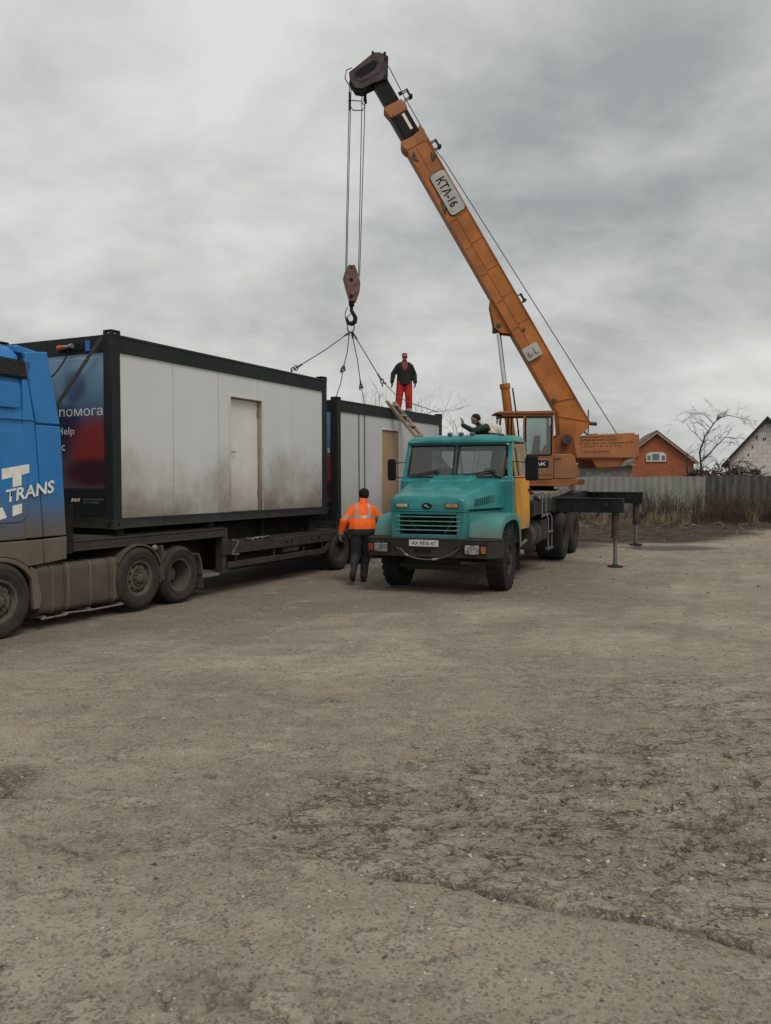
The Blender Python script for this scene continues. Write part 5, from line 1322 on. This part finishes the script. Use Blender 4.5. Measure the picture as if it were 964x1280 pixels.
m_jblk=M('black_jacket_cloth',(.013,.012,.013),.8,var=.25,vs=5,bump=.4,bs=14)
m_shirt=M('brick_red_shirt',(.20,.05,.035),.85,var=.2,bump=.2,bs=20)
m_cuff=M('pale_cuff',(.50,.40,.38),.8)
m_grn=M('dark_green_sleeve',(.014,.032,.030),.85,var=.25,bump=.3,bs=16)
m_cream=M('cream_padded_vest',(.52,.45,.37),.85,var=.15,vs=5,bump=.3,bs=12)
def shoe(parent,heel,toe,r,mat):
    heel=V(heel);toe=V(toe);me=blob([(heel+V((0,0,.01)),r*.9,heel.lerp(toe,.5)+V((0,0,.012)),r*.95),(heel.lerp(toe,.5),r*.9,toe,r*.8),(heel+V((0,0,.02)),r*.95,heel+V((0,0,.09)),r*.85)],.010,'shoe')
    for v in me.vertices:
        m_=min(heel.z,toe.z)-r*.75
        if v.co.z<m_ : v.co.z=m_
    return link('shoe',me,mat,parent)
def person_orange():
    # walking away from the camera; local y is forward, x right
    hipL,hipR=V((-.10,0,.93)),V((.10,0,.93));knL,anL=V((-.15,.0,.52)),V((-.23,-.36,.19));knR,anR=V((.06,.14,.50)),V((.02,.10,.10))
    ch=V((.0,.12,1.36));nk=V((.02,.16,1.56));hd=V((.035,.20,1.665))
    P=[(hipL,.135,knL,.095),(knL,.095,anL,.070),(hipR,.135,knR,.095),(knR,.095,anR,.072),
       (V((0,0,.95)),(.17,.13,.12),V((0,.05,1.12)),(.165,.12,.12)),(V((0,.05,1.12)),(.165,.12,.12),ch-V((0,0,.05)),(.175,.12,.12)),
       (ch-V((0,0,.04)),.10,nk,.055),(nk,.055,hd,.055)]
    P+=head_prims(hd,(-.15,.97,-.15),(0,.1,1))
    eL,wL=V((-.36,.05,1.17)),V((-.42,.10,.93));eR,wR=V((.36,.12,1.20)),V((.30,.34,1.08))
    P+=[((-.165,.12,1.37),.055,eL,.045),(eL,.045,wL,.032),((.165,.12,1.37),.055,eR,.045),(eR,.045,wR,.032)]
    P+=hand(wL,(-.08,.05,-1),(0,1,0),(.2,1,0))+hand(wR,(-.4,1,-.2),(0,0,1),(0,.2,1))
    loc=(-.43,15.7,GH(-.43,15.7))
    o=person_obj(P,lambda c:1 if c.z<1.0 and abs(c.x)<.26 else 0,loc,R(6),'man walking away in orange high visibility jacket and black knit hat, beside the teal lorry',[SKIN,m_trdk],.012)
    J=[(V((-.02,.01,.94)),(.275,.19,.05),V((-.01,.04,1.12)),(.265,.19,.12)),(V((-.01,.04,1.12)),(.265,.19,.12),V((0,.11,1.32)),(.25,.175,.12)),(V((0,.11,1.32)),(.25,.175,.12),V((.01,.14,1.47)),(.13,.11,.07)),
       (V((-.10,.13,1.43)),.095,(-.18,.12,1.38),.092),(V((.10,.13,1.43)),.095,(.18,.12,1.38),.092),
       ((-.18,.12,1.38),.092,eL,.082),(eL,.082,wL,.060),((.18,.12,1.38),.092,eR,.082),(eR,.082,wR,.060),(V((.01,.13,1.50)),.085,V((.02,.15,1.555)),.078)]
    me=blob(J,.010,'jacket')
    for p in me.polygons:
        c=p.center;tor=abs(c.x)<.29 and c.y<.33
        i=0
        if c.z<1.03 and abs(c.x)<.30: i=1
        if c.z<.93 and abs(c.x)<.30: i=3
        if tor and 1.235<c.z<1.285 : i=2
        dL=seg_d(c,(-.20,.12,1.43),eL);dR=seg_d(c,(.20,.12,1.43),eR)
        if abs(c.x)>.26 and 1.22<c.z<1.27: i=2
        if tor and c.z>1.28 and .10<abs(c.x-.0)<.145 and c.z<1.52: i=2
        if c.x<-.3 and c.z<1.0: i=0 if c.z>.965 else 2
        p.material_index=i
    link('jacket',me,[m_hivis,m_navy,m_refl,M('blue_grey_hem',(.10,.14,.22),.8)],o)
    hm=blob([(hd+V((0,-.005,.05)),(.104,.115,.090),hd+V((0,-.02,.0)),(.101,.108,.08))],.010,'hat')
    link('hat',hm,m_knit,o)
    shoe(o,anL+V((0,-.07,-.02)),anL+V((.02,.14,-.115)),.056,m_boot);shoe(o,anR+V((0,-.06,-.05)),anR+V((0,.18,-.05)),.056,m_boot)
person_orange()
def person_red():
    hipL,hipR=V((-.10,0,.93)),V((.10,0,.93));knL,anL=V((-.12,.05,.50)),V((-.13,-.02,.10));knR,anR=V((.15,.02,.50)),V((.20,.05,.10))
    ch=V((0,.02,1.36));nk=V((0,.03,1.53));hd=V((.0,.05,1.64))
    P=[(hipL,.130,knL,.108),(knL,.108,anL,.098),(hipR,.130,knR,.108),(knR,.108,anR,.098),
       (V((0,0,.96)),(.17,.13,.12),V((0,.0,1.12)),(.165,.12,.12)),(V((0,.0,1.12)),(.165,.12,.12),V((0,.01,1.31)),(.175,.11,.12)),(ch-V((0,0,.04)),.10,nk,.055),(nk,.055,hd,.055)]
    P+=head_prims(hd,(-.12,.93,-.42),(0,.1,1))
    eL,wL=V((-.29,-.03,1.15)),V((-.30,.09,.92));eR,wR=V((.32,.0,1.17)),V((.36,.05,.93))
    P+=[((-.165,.02,1.36),.055,eL,.045),(eL,.045,wL,.032),((.165,.02,1.36),.055,eR,.045),(eR,.045,wR,.032)]
    P+=hand(wL,(.02,.1,-1),(0,1,0),(.3,1,0),1.12)+hand(wR,(-.02,.1,-1),(0,1,0),(-.3,1,0),1.12)
    def reg(c):
        if abs(c.x)>.24 and c.z<1.02: return 2
        if c.z<.17: return 3
        if c.z<1.05 and abs(c.x)<.3: return 1
        return 0
    c,s=math.cos(AR),math.sin(AR);x,y=4.85,.65
    loc=(c2o.x+c*x-s*y,c2o.y+s*x+c*y,3.71-.035+.045)
    o=person_obj(P,reg,loc,R(180+4),'man in red cap, black jacket and red trousers standing on the farther cabin roof',[SKIN,m_red,m_glove,m_cuff],.012)
    J=[(V((0,.0,.86)),(.235,.165,.06),V((0,.0,1.12)),(.225,.155,.12)),(V((0,.0,1.12)),(.225,.155,.12),V((0,.01,1.31)),(.225,.15,.12)),(V((0,.01,1.31)),(.225,.15,.12),V((0,.02,1.45)),(.13,.10,.07)),
       (V((-.10,.02,1.42)),.09,(-.18,.01,1.37),.086),(V((.10,.02,1.42)),.09,(.18,.01,1.37),.086),
       ((-.18,.01,1.37),.086,eL,.076),(eL,.076,wL,.060),((.18,.01,1.37),.086,eR,.076),(eR,.076,wR,.060),(V((0,.02,1.48)),.078,V((0,.02,1.54)),.074)]
    me=blob(J,.011,'jacket')
    for p in me.polygons:
        q=p.center;w=.045+.05*max(0,(q.z-1.2))/.3
        p.material_index=1 if (q.y>.06 and abs(q.x)<w and q.z>1.26) else 0
    link('jacket',me,[m_jblk,m_shirt],o);o.scale=(.94,.94,.94)
    f=V((-.12,.93,-.30)).normalized()
    hm=blob([(hd+V((0,-.012,.070)),(.084,.098,.055),hd+V((0,-.016,.060)),(.086,.100,.040)),(hd+f*.07+V((0,0,.060)),(.062,.03,.007),hd+f*.150+V((0,0,.050)),(.05,.02,.006))],.008,'cap')
    link('cap',hm,m_redcap,o)
    g=MB();g.tube([(hd+f*.092+V((x_,0,.012))) for x_ in(-.055,-.02,.02,.055)],.011,6);g.build('glasses',m_letblk,o)
    shoe(o,anL+V((0,-.05,-.05)),anL+V((-.02,.17,-.05)),.05,m_boot);shoe(o,anR+V((0,-.05,-.05)),anR+V((.03,.17,-.05)),.05,m_boot)
person_red()
def person_deck():
    # facing world -X, bent forward, arm stretched out; local y forward
    hipL,hipR=V((-.10,0,.92)),V((.10,0,.92));knL,anL=V((-.12,.10,.48)),V((-.13,.0,.09));knR,anR=V((.12,.10,.48)),V((.13,-.0,.09))
    hp=V((0,0,.95));md=V((0,.12,1.16));ch=V((0,.30,1.35));nk=V((0,.43,1.47));hd=V((0,.53,1.565))
    P=[(hipL,.12,knL,.085),(knL,.085,anL,.06),(hipR,.12,knR,.085),(knR,.085,anR,.06),(hp,(.17,.13,.12),md,(.165,.12,.12)),(md,(.165,.12,.12),ch,(.19,.13,.13)),(ch,.10,nk,.06),(nk,.055,hd,.055)]
    P+=head_prims(hd,(.1,.85,-.5),(0,.4,1))
    sL,sR=V((-.20,.33,1.38)),V((.20,.33,1.38))
    eL,wL=V((-.26,.62,1.30)),V((-.25,.84,1.42));eR,wR=V((.27,.52,1.18)),V((.22,.70,1.02))
    P+=[(sL,.06,eL,.045),(eL,.045,wL,.032),(sR,.06,eR,.045),(eR,.045,wR,.032)]
    P+=hand(wL,(0,.12,1),(0,1,0),(1,.2,0),1.05)+hand(wR,(0,.5,-1),(0,1,0),(-1,.2,0),1.05)
    loc=(2.50,18.2,1.50+.055+.16)
    o=person_obj(P,lambda c:1 if c.z<1.05 and c.y<.35 else 0,loc,R(90+4),'man in black hat and cream vest bending forward with raised hand behind the teal cab',[SKIN,m_navy],.012)
    J=[((0,.36,1.38),.135,(0,.08,1.33),.150),(hp+V((0,0,.04)),(.20,.15,.08),md,(.20,.145,.12)),(md,(.20,.145,.12),ch,(.22,.15,.13)),(ch,(.20,.13,.12),nk,.09),(sL,.085,eL,.066),(eL,.066,wL,.05),(sR,.085,eR,.068),(eR,.068,wR,.05),(ch,.12,nk+V((0,.01,.0)),.088)]
    me=blob(J,.011,'jacket')
    for p in me.polygons:
        q=p.center;t_=(q.y-.12)*.0+q.z
        d=min(seg_d(q,sL,eL),seg_d(q,eL,wL),seg_d(q,sR,eR),seg_d(q,eR,wR))
        onarm=abs(q.x)>.185 and d<.11 or q.y>.50 and q.z<1.44
        i=2 if onarm else 0
        if not onarm and -.8*q.y+.6*(q.z-.95)>-.03 and q.z>1.26 and q.z>.98: i=1
        p.material_index=i
    link('jacket',me,[m_navy,m_cream,m_grn],o)
    hm=blob([(hd+V((0,-.015,.05)),(.090,.104,.082),hd+V((0,-.035,.02)),(.089,.095,.07))],.010,'hat');link('hat',hm,m_knit,o)
    shoe(o,anL+V((0,-.05,-.04)),anL+V((0,.17,-.04)),.05,m_boot);shoe(o,anR+V((0,-.05,-.04)),anR+V((0,.17,-.04)),.05,m_boot)
person_deck()

# ---------------------------------------------------------------- fence
def fence(xa,ya,xb,yb,z0,h,mat,label,seed):
    t=empty('fence',(xa,ya,z0),(0,0,math.atan2(yb-ya,xb-xa)),label,'fence')
    L=math.hypot(xb-xa,yb-ya);rn=random.Random(seed);sw=1.18;n=int(L/sw);f=MB()
    for k in range(n):
        dz=rn.uniform(-.02,.02);dy=(k%2)*.014;x0=k*sw;x1=x0+sw+.03;m=26;A=[];Bt=[]
        for i in range(m+1):
            x=x0+(x1-x0)*i/m;y=.034*math.sin(2*math.pi*x/.295)+dy;A.append(f.v((x,y,0)));Bt.append(f.v((x,y,h+dz)))
            f.v
        A2=[f.v((v.co.x,v.co.y+.008,0)) for v in A];B2=[f.v((v.co.x,v.co.y+.008,v.co.z)) for v in Bt]
        for i in range(m):
            f._f([A[i],A[i+1],Bt[i+1],Bt[i]]);f._f([A2[i+1],A2[i],B2[i],B2[i+1]]);f._f([Bt[i],Bt[i+1],B2[i+1],B2[i]])
    f.build('corrugated_sheet',mat,t,ang=50)
    r=MB()
    for z in(.35,h-.3): r.box((0,.07,z),(n*sw,.12,z+.06))
    r.build('rail',m_tr,t)
    for k in range(0,n+1,3):
        p=MB();p.box((k*sw-.04,.125,-.2),(k*sw+.04,.20,h));p.build('post',m_tr,t)
def fence_mat(name,lo,hi,black,st):
    m=M(name,hi,.85,var=.10,vs=.8)
    nt=m.node_tree;N=nt.nodes;L=nt.links;b=N['Principled BSDF'];src=b.inputs['Base Color'].links[0].from_socket
    tc=N.new('ShaderNodeTexCoord');mp=N.new('ShaderNodeMapping');mp.inputs['Scale'].default_value=(1,1,.12);L.new(tc.outputs['Object'],mp.inputs[0])
    n=N.new('ShaderNodeTexNoise');n.inputs['Scale'].default_value=4.5;n.inputs['Detail'].default_value=7;n.inputs['Roughness'].default_value=.7;L.new(mp.outputs[0],n.inputs['Vector'])
    mr=N.new('ShaderNodeMapRange');mr.interpolation_type='SMOOTHSTEP';mr.inputs[1].default_value=.62-black*.3;mr.inputs[2].default_value=.72-black*.12;L.new(n.outputs['Fac'],mr.inputs[0])
    n2=N.new('ShaderNodeTexNoise');n2.inputs['Scale'].default_value=9;n2.inputs['Detail'].default_value=6;n2.inputs['Roughness'].default_value=.75;L.new(tc.outputs['Object'],n2.inputs['Vector'])
    m2=N.new('ShaderNodeMath');m2.operation='MULTIPLY';L.new(mr.outputs[0],m2.inputs[0]);q=N.new('ShaderNodeMapRange');q.inputs[1].default_value=.3;q.inputs[2].default_value=.6;q.inputs[3].default_value=.35;L.new(n2.outputs['Fac'],q.inputs[0]);L.new(q.outputs[0],m2.inputs[1])
    mm=N.new('ShaderNodeMath');mm.operation='MULTIPLY';mm.inputs[1].default_value=st;L.new(m2.outputs[0],mm.inputs[0])
    x=N.new('ShaderNodeMix');x.data_type='RGBA';L.new(mm.outputs[0],x.inputs[0]);L.new(src,x.inputs[6]);x.inputs[7].default_value=(*lo,1);L.new(x.outputs[2],b.inputs['Base Color']);return m
m_f1=fence_mat('pale_asbestos_sheet',(.09,.09,.078),(.235,.24,.215),.18,.6)
m_f2=fence_mat('blackened_asbestos_sheet',(.030,.028,.024),(.115,.11,.095),.85,.92)
fence(-9.22,33.7,13.73,34.0,.33,1.75,m_f1,'pale grey corrugated fence behind the crane truck',1)
fence(13.22,33.96,46,33.4,.33,1.80,m_f2,'blackened corrugated fence on the right, below the white brick house',2)

# ---------------------------------------------------------------- houses, shed
def brick_mat(name,c1,c2,mortar,bw,bh,rough=.85,ms=.012):
    m=bpy.data.materials.new(name);m.use_nodes=True;nt=m.node_tree;N=nt.nodes;L=nt.links;b=N['Principled BSDF'];b.inputs['Roughness'].default_value=rough
    tc=N.new('ShaderNodeTexCoord');sp=N.new('ShaderNodeSeparateXYZ');L.new(tc.outputs['Object'],sp.inputs[0]);cb=N.new('ShaderNodeCombineXYZ')
    ad=N.new('ShaderNodeMath');ad.operation='ADD';L.new(sp.outputs[0],ad.inputs[0]);L.new(sp.outputs[1],ad.inputs[1]);L.new(ad.outputs[0],cb.inputs[0]);L.new(sp.outputs[2],cb.inputs[1])
    t=N.new('ShaderNodeTexBrick');t.inputs['Scale'].default_value=1;t.inputs['Brick Width'].default_value=bw;t.inputs['Row Height'].default_value=bh;t.inputs['Mortar Size'].default_value=ms
    t.inputs['Color1'].default_value=(*c1,1);t.inputs['Color2'].default_value=(*c2,1);t.inputs['Mortar'].default_value=(*mortar,1);L.new(cb.outputs[0],t.inputs['Vector'])
    n=N.new('ShaderNodeTexNoise');n.inputs['Scale'].default_value=1.2;n.inputs['Detail'].default_value=6;L.new(tc.outputs['Object'],n.inputs['Vector'])
    mr=N.new('ShaderNodeMapRange');mr.inputs[3].default_value=.72;mr.inputs[4].default_value=1.25;L.new(n.outputs['Fac'],mr.inputs[0])
    x=N.new('ShaderNodeVectorMath');x.operation='SCALE';L.new(t.outputs['Color'],x.inputs[0]);L.new(mr.outputs[0],x.inputs['Scale']);L.new(x.outputs[0],b.inputs['Base Color']);return m
m_brk=brick_mat('orange_red_brick',(.42,.115,.04),(.34,.085,.035),(.24,.11,.06),.26,.085)
m_wbrk=brick_mat('white_brick',(.72,.67,.63),(.64,.59,.55),(.46,.42,.39),.62,.32,ms=.016)
m_roofr=M('brown_roof_tiles',(.14,.09,.065),.7,var=.25,vs=6,bump=.2)
m_roofd=M('dark_roof_boards',(.03,.027,.025),.8)
m_wfrm=M('white_window_frame',(.62,.62,.6),.5,var=.03)
def house(name,loc,rz,wall,roof,hw,eave,peak,depth,label,ov=.35,win=None,extra=None):
    t=empty(name,loc,(0,0,rz),label,'house')
    w=MB();w.prism([(-hw,-.4),(hw,-.4),(hw,eave),(0,peak),(-hw,eave)],1,0,depth);w.build('wall',wall,t)
    sl=(peak-eave)/hw;r=MB()
    for s in(-1,1):
        a=(0,peak+.02);b=(s*(hw+ov),eave-ov*sl+.02);r.prism([a,b,(b[0],b[1]+.14),(0,peak+.17)],1,-.35,depth+.3)
    ro=r.build('roof',roof,t)
    r=MB()
    for s in(-1,1):
        r.prism([(0,peak+.015),(s*(hw+ov),eave-ov*sl+.015),(s*(hw+ov),eave-ov*sl-.13),(0,peak-.15)],1,-.37,-.33)
    r.build('barge_board',m_bb if name=='brick_house' else m_roofd,ro)
    return t
m_bb=M('pale_barge_board',(.38,.28,.2),.7)
bh=house('brick_house',(24.6,75,.35),R(-11),m_brk,m_roofr,3.25,3.35,5.95,9,'red brick house with white arched attic window beyond the pale fence')
def arched(par,x0,x1,z0,z1):
    r=(x1-x0)*.22
    P=[(x0,z0),(x1,z0),(x1,z1-r)]+[(x1-r+r*math.cos(R(a)),z1-r+r*math.sin(R(a))) for a in(30,60,90)]+[(x0+r+r*math.cos(R(a)),z1-r+r*math.sin(R(a))) for a in(90,120,150)]+[(x0,z1-r)]
    f=MB();f.prism(P,1,-.10,.02);w=f.build('window',m_wfrm,par)
    for a,b in((x0+.10,x0+.38),(x0+.52,x0+1.14),(x1-.38,x1-.10)):
        g=MB();h=z1-.13 if a>x0+.3 and b<x1-.3 else z1-.30;g.box((a,-.115,z0+.12),(b,-.102,h));g.build('pane',m_pane,w)
m_pane=M('reflecting_pane',(.12,.15,.17),.1,var=.2,spec=.8)
arched(bh,-.88,.85,3.27,4.12)
wh=house('white_brick_house',(27.75,60,.35),R(-29),m_wbrk,m_roofd,2.62,3.05,6.05,9,'white brick house with steep dark roof at the right edge',ov=.45)
f=MB();f.tube([(-2.66,-.15,3.0),(-2.6,-.15,2.9),(-2.55,-.12,2.6),(-2.55,-.12,0)],.06,8);f.tube([(-3.0,-.2,2.66),(-2.75,-.15,2.75),(-2.62,-.15,2.9)],.06,8);f.build('drainpipe',m_roofd,wh)
f=MB()
for x,z,w_,h_ in((-.75,4.55,.09,.28),(-.3,4.45,.10,.22),(-1.05,3.9,.08,.22),(-1.3,3.35,.08,.18),(-.15,4.5,.07,.2)): f.box((x,-.012,z),(x+w_,.05,z+h_))
f.build('brick_gap',m_letblk,wh)
f=MB();f.box((.9,-.02,2.0),(1.9,.05,2.25));f.box((1.1,-.02,1.4),(2.2,.05,2.0));f.build('window',m_pane,wh)
sh=empty('shed',(10.95,40,.3),(0,0,R(2)),'small grey slatted shed behind the pale fence under the crane tail','shed')
f=MB();f.box((-1.2,0,0),(1.0,1.8,2.42));f.build('wall',M('weathered_grey_boards',(.17,.155,.135),.9,var=.35,vs=5,stretch=(6,1,.2)),sh)
f=MB()
for k in range(28): f.box((-1.2+k*.08,-.03,0),(-1.2+k*.08+.055,.0,2.40))
f.build('slat_front',M('slat_boards',(.24,.22,.19),.9,var=.35,vs=8),sh)
f=MB();f.prism([(-.3,2.36),(2.1,2.42),(2.1,2.47),(-.3,2.42)],0,-1.35,1.1);f.build('roof',m_f1,sh)

# ---------------------------------------------------------------- trees and weeds
m_bark=M('dark_bark',(.035,.028,.022),.9,var=.3,vs=4,bump=.3)
m_twig=M('thin_twigs',(.10,.082,.070),.9,var=.3)
def twigs(mb,p,d,l,r,depth,rn,droop=.0,spread=.6,nsub=3):
    pts=[p.copy()];rad=[r];n=4;q=p.copy();dd=d.normalized()
    for i in range(n):
        dd=(dd+V((rn.gauss(0,.13),rn.gauss(0,.13),rn.gauss(0,.10)-droop))).normalized();q=q+dd*(l/n);pts.append(q.copy());rad.append(max(.0022,r*(1-.16*(i+1))))
        if depth>0:
            for _ in range(nsub if i else 1):
                if rn.random()<.75:
                    a=(dd+V((rn.uniform(-1,1),rn.uniform(-1,1),rn.uniform(-.5,1)))*spread).normalized()
                    twigs(mb,q.copy(),a,l*rn.uniform(.45,.7),max(.0022,r*.5),depth-1,rn,droop,spread,nsub)
    mb.tube(pts,r,4 if r<.02 else 7,rad)
def bare_tree(name,loc,label,main,seed,droop,cat='tree',dep=2,grp=None,r0=.09,tl=1.1,nsub=2,start=.35):
    t=empty(name,loc,(0,0,0),label,cat,grp);rn=random.Random(seed);tr=MB();cr=MB()
    for limb,ra in main:
        P=[V(p) for p in limb];tr.tube(P,ra,8,[ra*(1-.7*i/(len(P)-1)) for i in range(len(P))])
        for i in range(len(P)-1):
            for k in range(4):
                u=(k+.5)/4
                if (i+u)/(len(P)-1)<start: continue
                q=P[i].lerp(P[i+1],u);d=(P[i+1]-P[i]).normalized()
                for _ in range(1):
                    a=(d*.5+V((rn.uniform(-1,1),rn.uniform(-1,1),rn.uniform(-.2,.9)))).normalized();twigs(cr,q,a,tl*rn.uniform(.5,1.1),ra*.28,dep,rn,droop,.6,nsub)
    tr.build('trunk',m_bark,t);cr.build('crown',m_twig,t,ang=60);return t
bare_tree('bare_tree',(15.9,42,.38),'bare crooked fruit tree between the two houses behind the fence',
  [([(.12,0,0),(.0,0,.7),(.12,0,1.5),(.18,0,2.1),(.12,.1,3.0),(.35,0,3.8),(.75,-.1,4.45),(1.05,-.1,4.75)],.075),
   ([(.15,0,2.5),(.55,.1,2.85),(1.0,.2,3.3),(1.45,.2,3.75),(1.9,.2,3.7)],.045),
   ([(.0,0,0),(-.35,.1,1.1),(-.5,.1,2.0),(-.55,.1,2.9)],.07),
   ([(1.0,-.1,4.7),(1.5,-.1,4.85),(2.1,-.1,4.7),(2.5,-.1,4.3)],.022),([(.75,-.1,4.4),(.3,.0,4.9),(-.3,0,5.0),(-.8,0,4.4)],.022),([(1.0,-.1,4.7),(1.0,0,5.0)],.012)],5,.08,tl=.75,dep=3,nsub=1)
rn=random.Random(21)
for k,(X,Y,h,sp,lab) in enumerate(((-.35,31,5.8,.8,'bare thin shoots rising behind the far cabin, left of the man on the roof'),(1.35,31,5.4,1.0,'bare twiggy tree top behind the man on the roof'),(3.1,31,4.5,.8,'low bare sapling behind the man in the cream vest'),(-1.55,31,4.9,.6,'fine bare twigs above the cabin roof by the sling legs'),(4.3,30.5,4.2,.4,'bare sapling seen through the crane cabin windows'))):
    main=[]
    for j in range(6):
        a=rn.uniform(-1,1)*sp;b=rn.uniform(-.4,.4);main.append(([(0,0,0),(a*.35,b*.3,h*.35),(a*.75,b*.7,h*.7),(a,b,h*rn.uniform(.78,.97)-.6)],.015))
    if k==1: main.append(([(-.6,0,3.0),(-.1,0,3.9),(.4,0,4.15),(1.2,0,4.2),(1.8,.1,4.4)],.014));main.append(([(-1.2,0,3.0),(-.5,0,4.2),(.3,0,3.8),(1.0,0,3.5)],.014))
    bare_tree('sapling',(X,Y,.36),lab,main,30+k,.0,'tree',1,'bare saplings behind the cabins',tl=.7,nsub=1,start=.5)
def heap():
    rn=random.Random(8);mb=MB()
    for k in range(900):
        x=rn.uniform(17.2,21.0);z0=rn.uniform(.4,2.75-.25*abs(x-19.2)/1.5+rn.uniform(-.15,.25));y=46+rn.uniform(-.4,.8);a=V((rn.uniform(-1,1),rn.uniform(-.6,.6),rn.uniform(-.5,.8))).normalized()*rn.uniform(.2,.7)
        mb.m=0 if rn.random()<.9 else 1
        mb.tube([(x,y,z0),V((x,y,z0))+a*.5+V((0,0,.03)),V((x,y,z0))+a],rn.uniform(.012,.03),3)
    mb.m=1
    for k in range(40):
        x=rn.uniform(17.4,20.8);z=rn.uniform(1.7,2.7);r_=rn.uniform(.03,.09);mb.hull([(x+rn.uniform(-r_,r_),45.5+rn.uniform(-.05,.05),z+rn.uniform(-r_,r_)) for _ in range(7)])
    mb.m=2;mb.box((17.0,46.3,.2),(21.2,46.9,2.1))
    for k in range(14):
        x=17.3+k*.28;mb.hull([(x+rn.uniform(-.3,.3),46.5+rn.uniform(-.4,.3),2.30+rn.uniform(-.2,.30)) for _ in range(10)])
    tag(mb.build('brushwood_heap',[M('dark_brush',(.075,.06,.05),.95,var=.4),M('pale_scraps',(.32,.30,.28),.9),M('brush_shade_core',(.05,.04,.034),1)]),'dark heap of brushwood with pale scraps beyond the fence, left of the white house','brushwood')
heap()
def weeds():
    rn=random.Random(12);mb=MB()
    for c in range(1150):
        X=rn.uniform(3.5,30);Y=rn.uniform(28.6,33.4);dens=1
        if Y<29.8 and rn.random()<.6: continue
        straw=(X<11.0 and Y<31 and rn.random()<.65) or rn.random()<.12
        tall=rn.random()<.45 and not straw;h=rn.uniform(.7,1.35) if tall else rn.uniform(.18,.5)
        if X<9: h*=.6
        g=float(gz(X,Y));n=rn.randint(7,12) if not straw else 18
        mb.m=2 if straw else rn.choice((0,0,1))
        for k in range(n):
            a=rn.uniform(0,6.28);s=rn.uniform(.02,.16);lx,ly=math.cos(a),math.sin(a);hh=h*rn.uniform(.5,1.1);le=rn.uniform(.05,.4)*hh
            p0=V((X+lx*s,Y+ly*s,g-.02));p1=p0+V((lx*le*.4,ly*le*.4,hh*.55));p2=p0+V((lx*le,ly*le,hh));r=rn.uniform(.005,.009)
            mb.tube([p0,p1,p2],r,3,[r,r*.8,r*.4])
            if tall:
                for q in range(4):
                    b=p0.lerp(p2,rn.uniform(.35,1));d=V((rn.uniform(-1,1),rn.uniform(-1,1),rn.uniform(.2,1.1)))*rn.uniform(.08,.25);mb.tube([b,b+d],.004,3,[.005,.0025])
    # litter of flat stems on the soil
    for k in range(1500):
        X=rn.uniform(4,30);Y=rn.uniform(26.0,33.4) if rn.random()<.8 else rn.uniform(24,28)
        g=float(gz(X,Y));a=rn.uniform(0,6.28);l=rn.uniform(.08,.35);mb.m=rn.choice((0,1,0,0,1,2));mb.tube([(X,Y,g+.01),(X+math.cos(a)*l,Y+math.sin(a)*l*.6,g+rn.uniform(.02,.16))],.007,3)
    tag(mb.build('dry_weeds',[M('brown_stems',(.065,.042,.030),.95,var=.3),M('grey_brown_stems',(.10,.070,.050),.95,var=.3),M('straw_grass',(.30,.235,.14),.9,var=.25)],ang=60),'tangle of dry brown weeds along the foot of the fence','weeds',kind='stuff')
weeds()
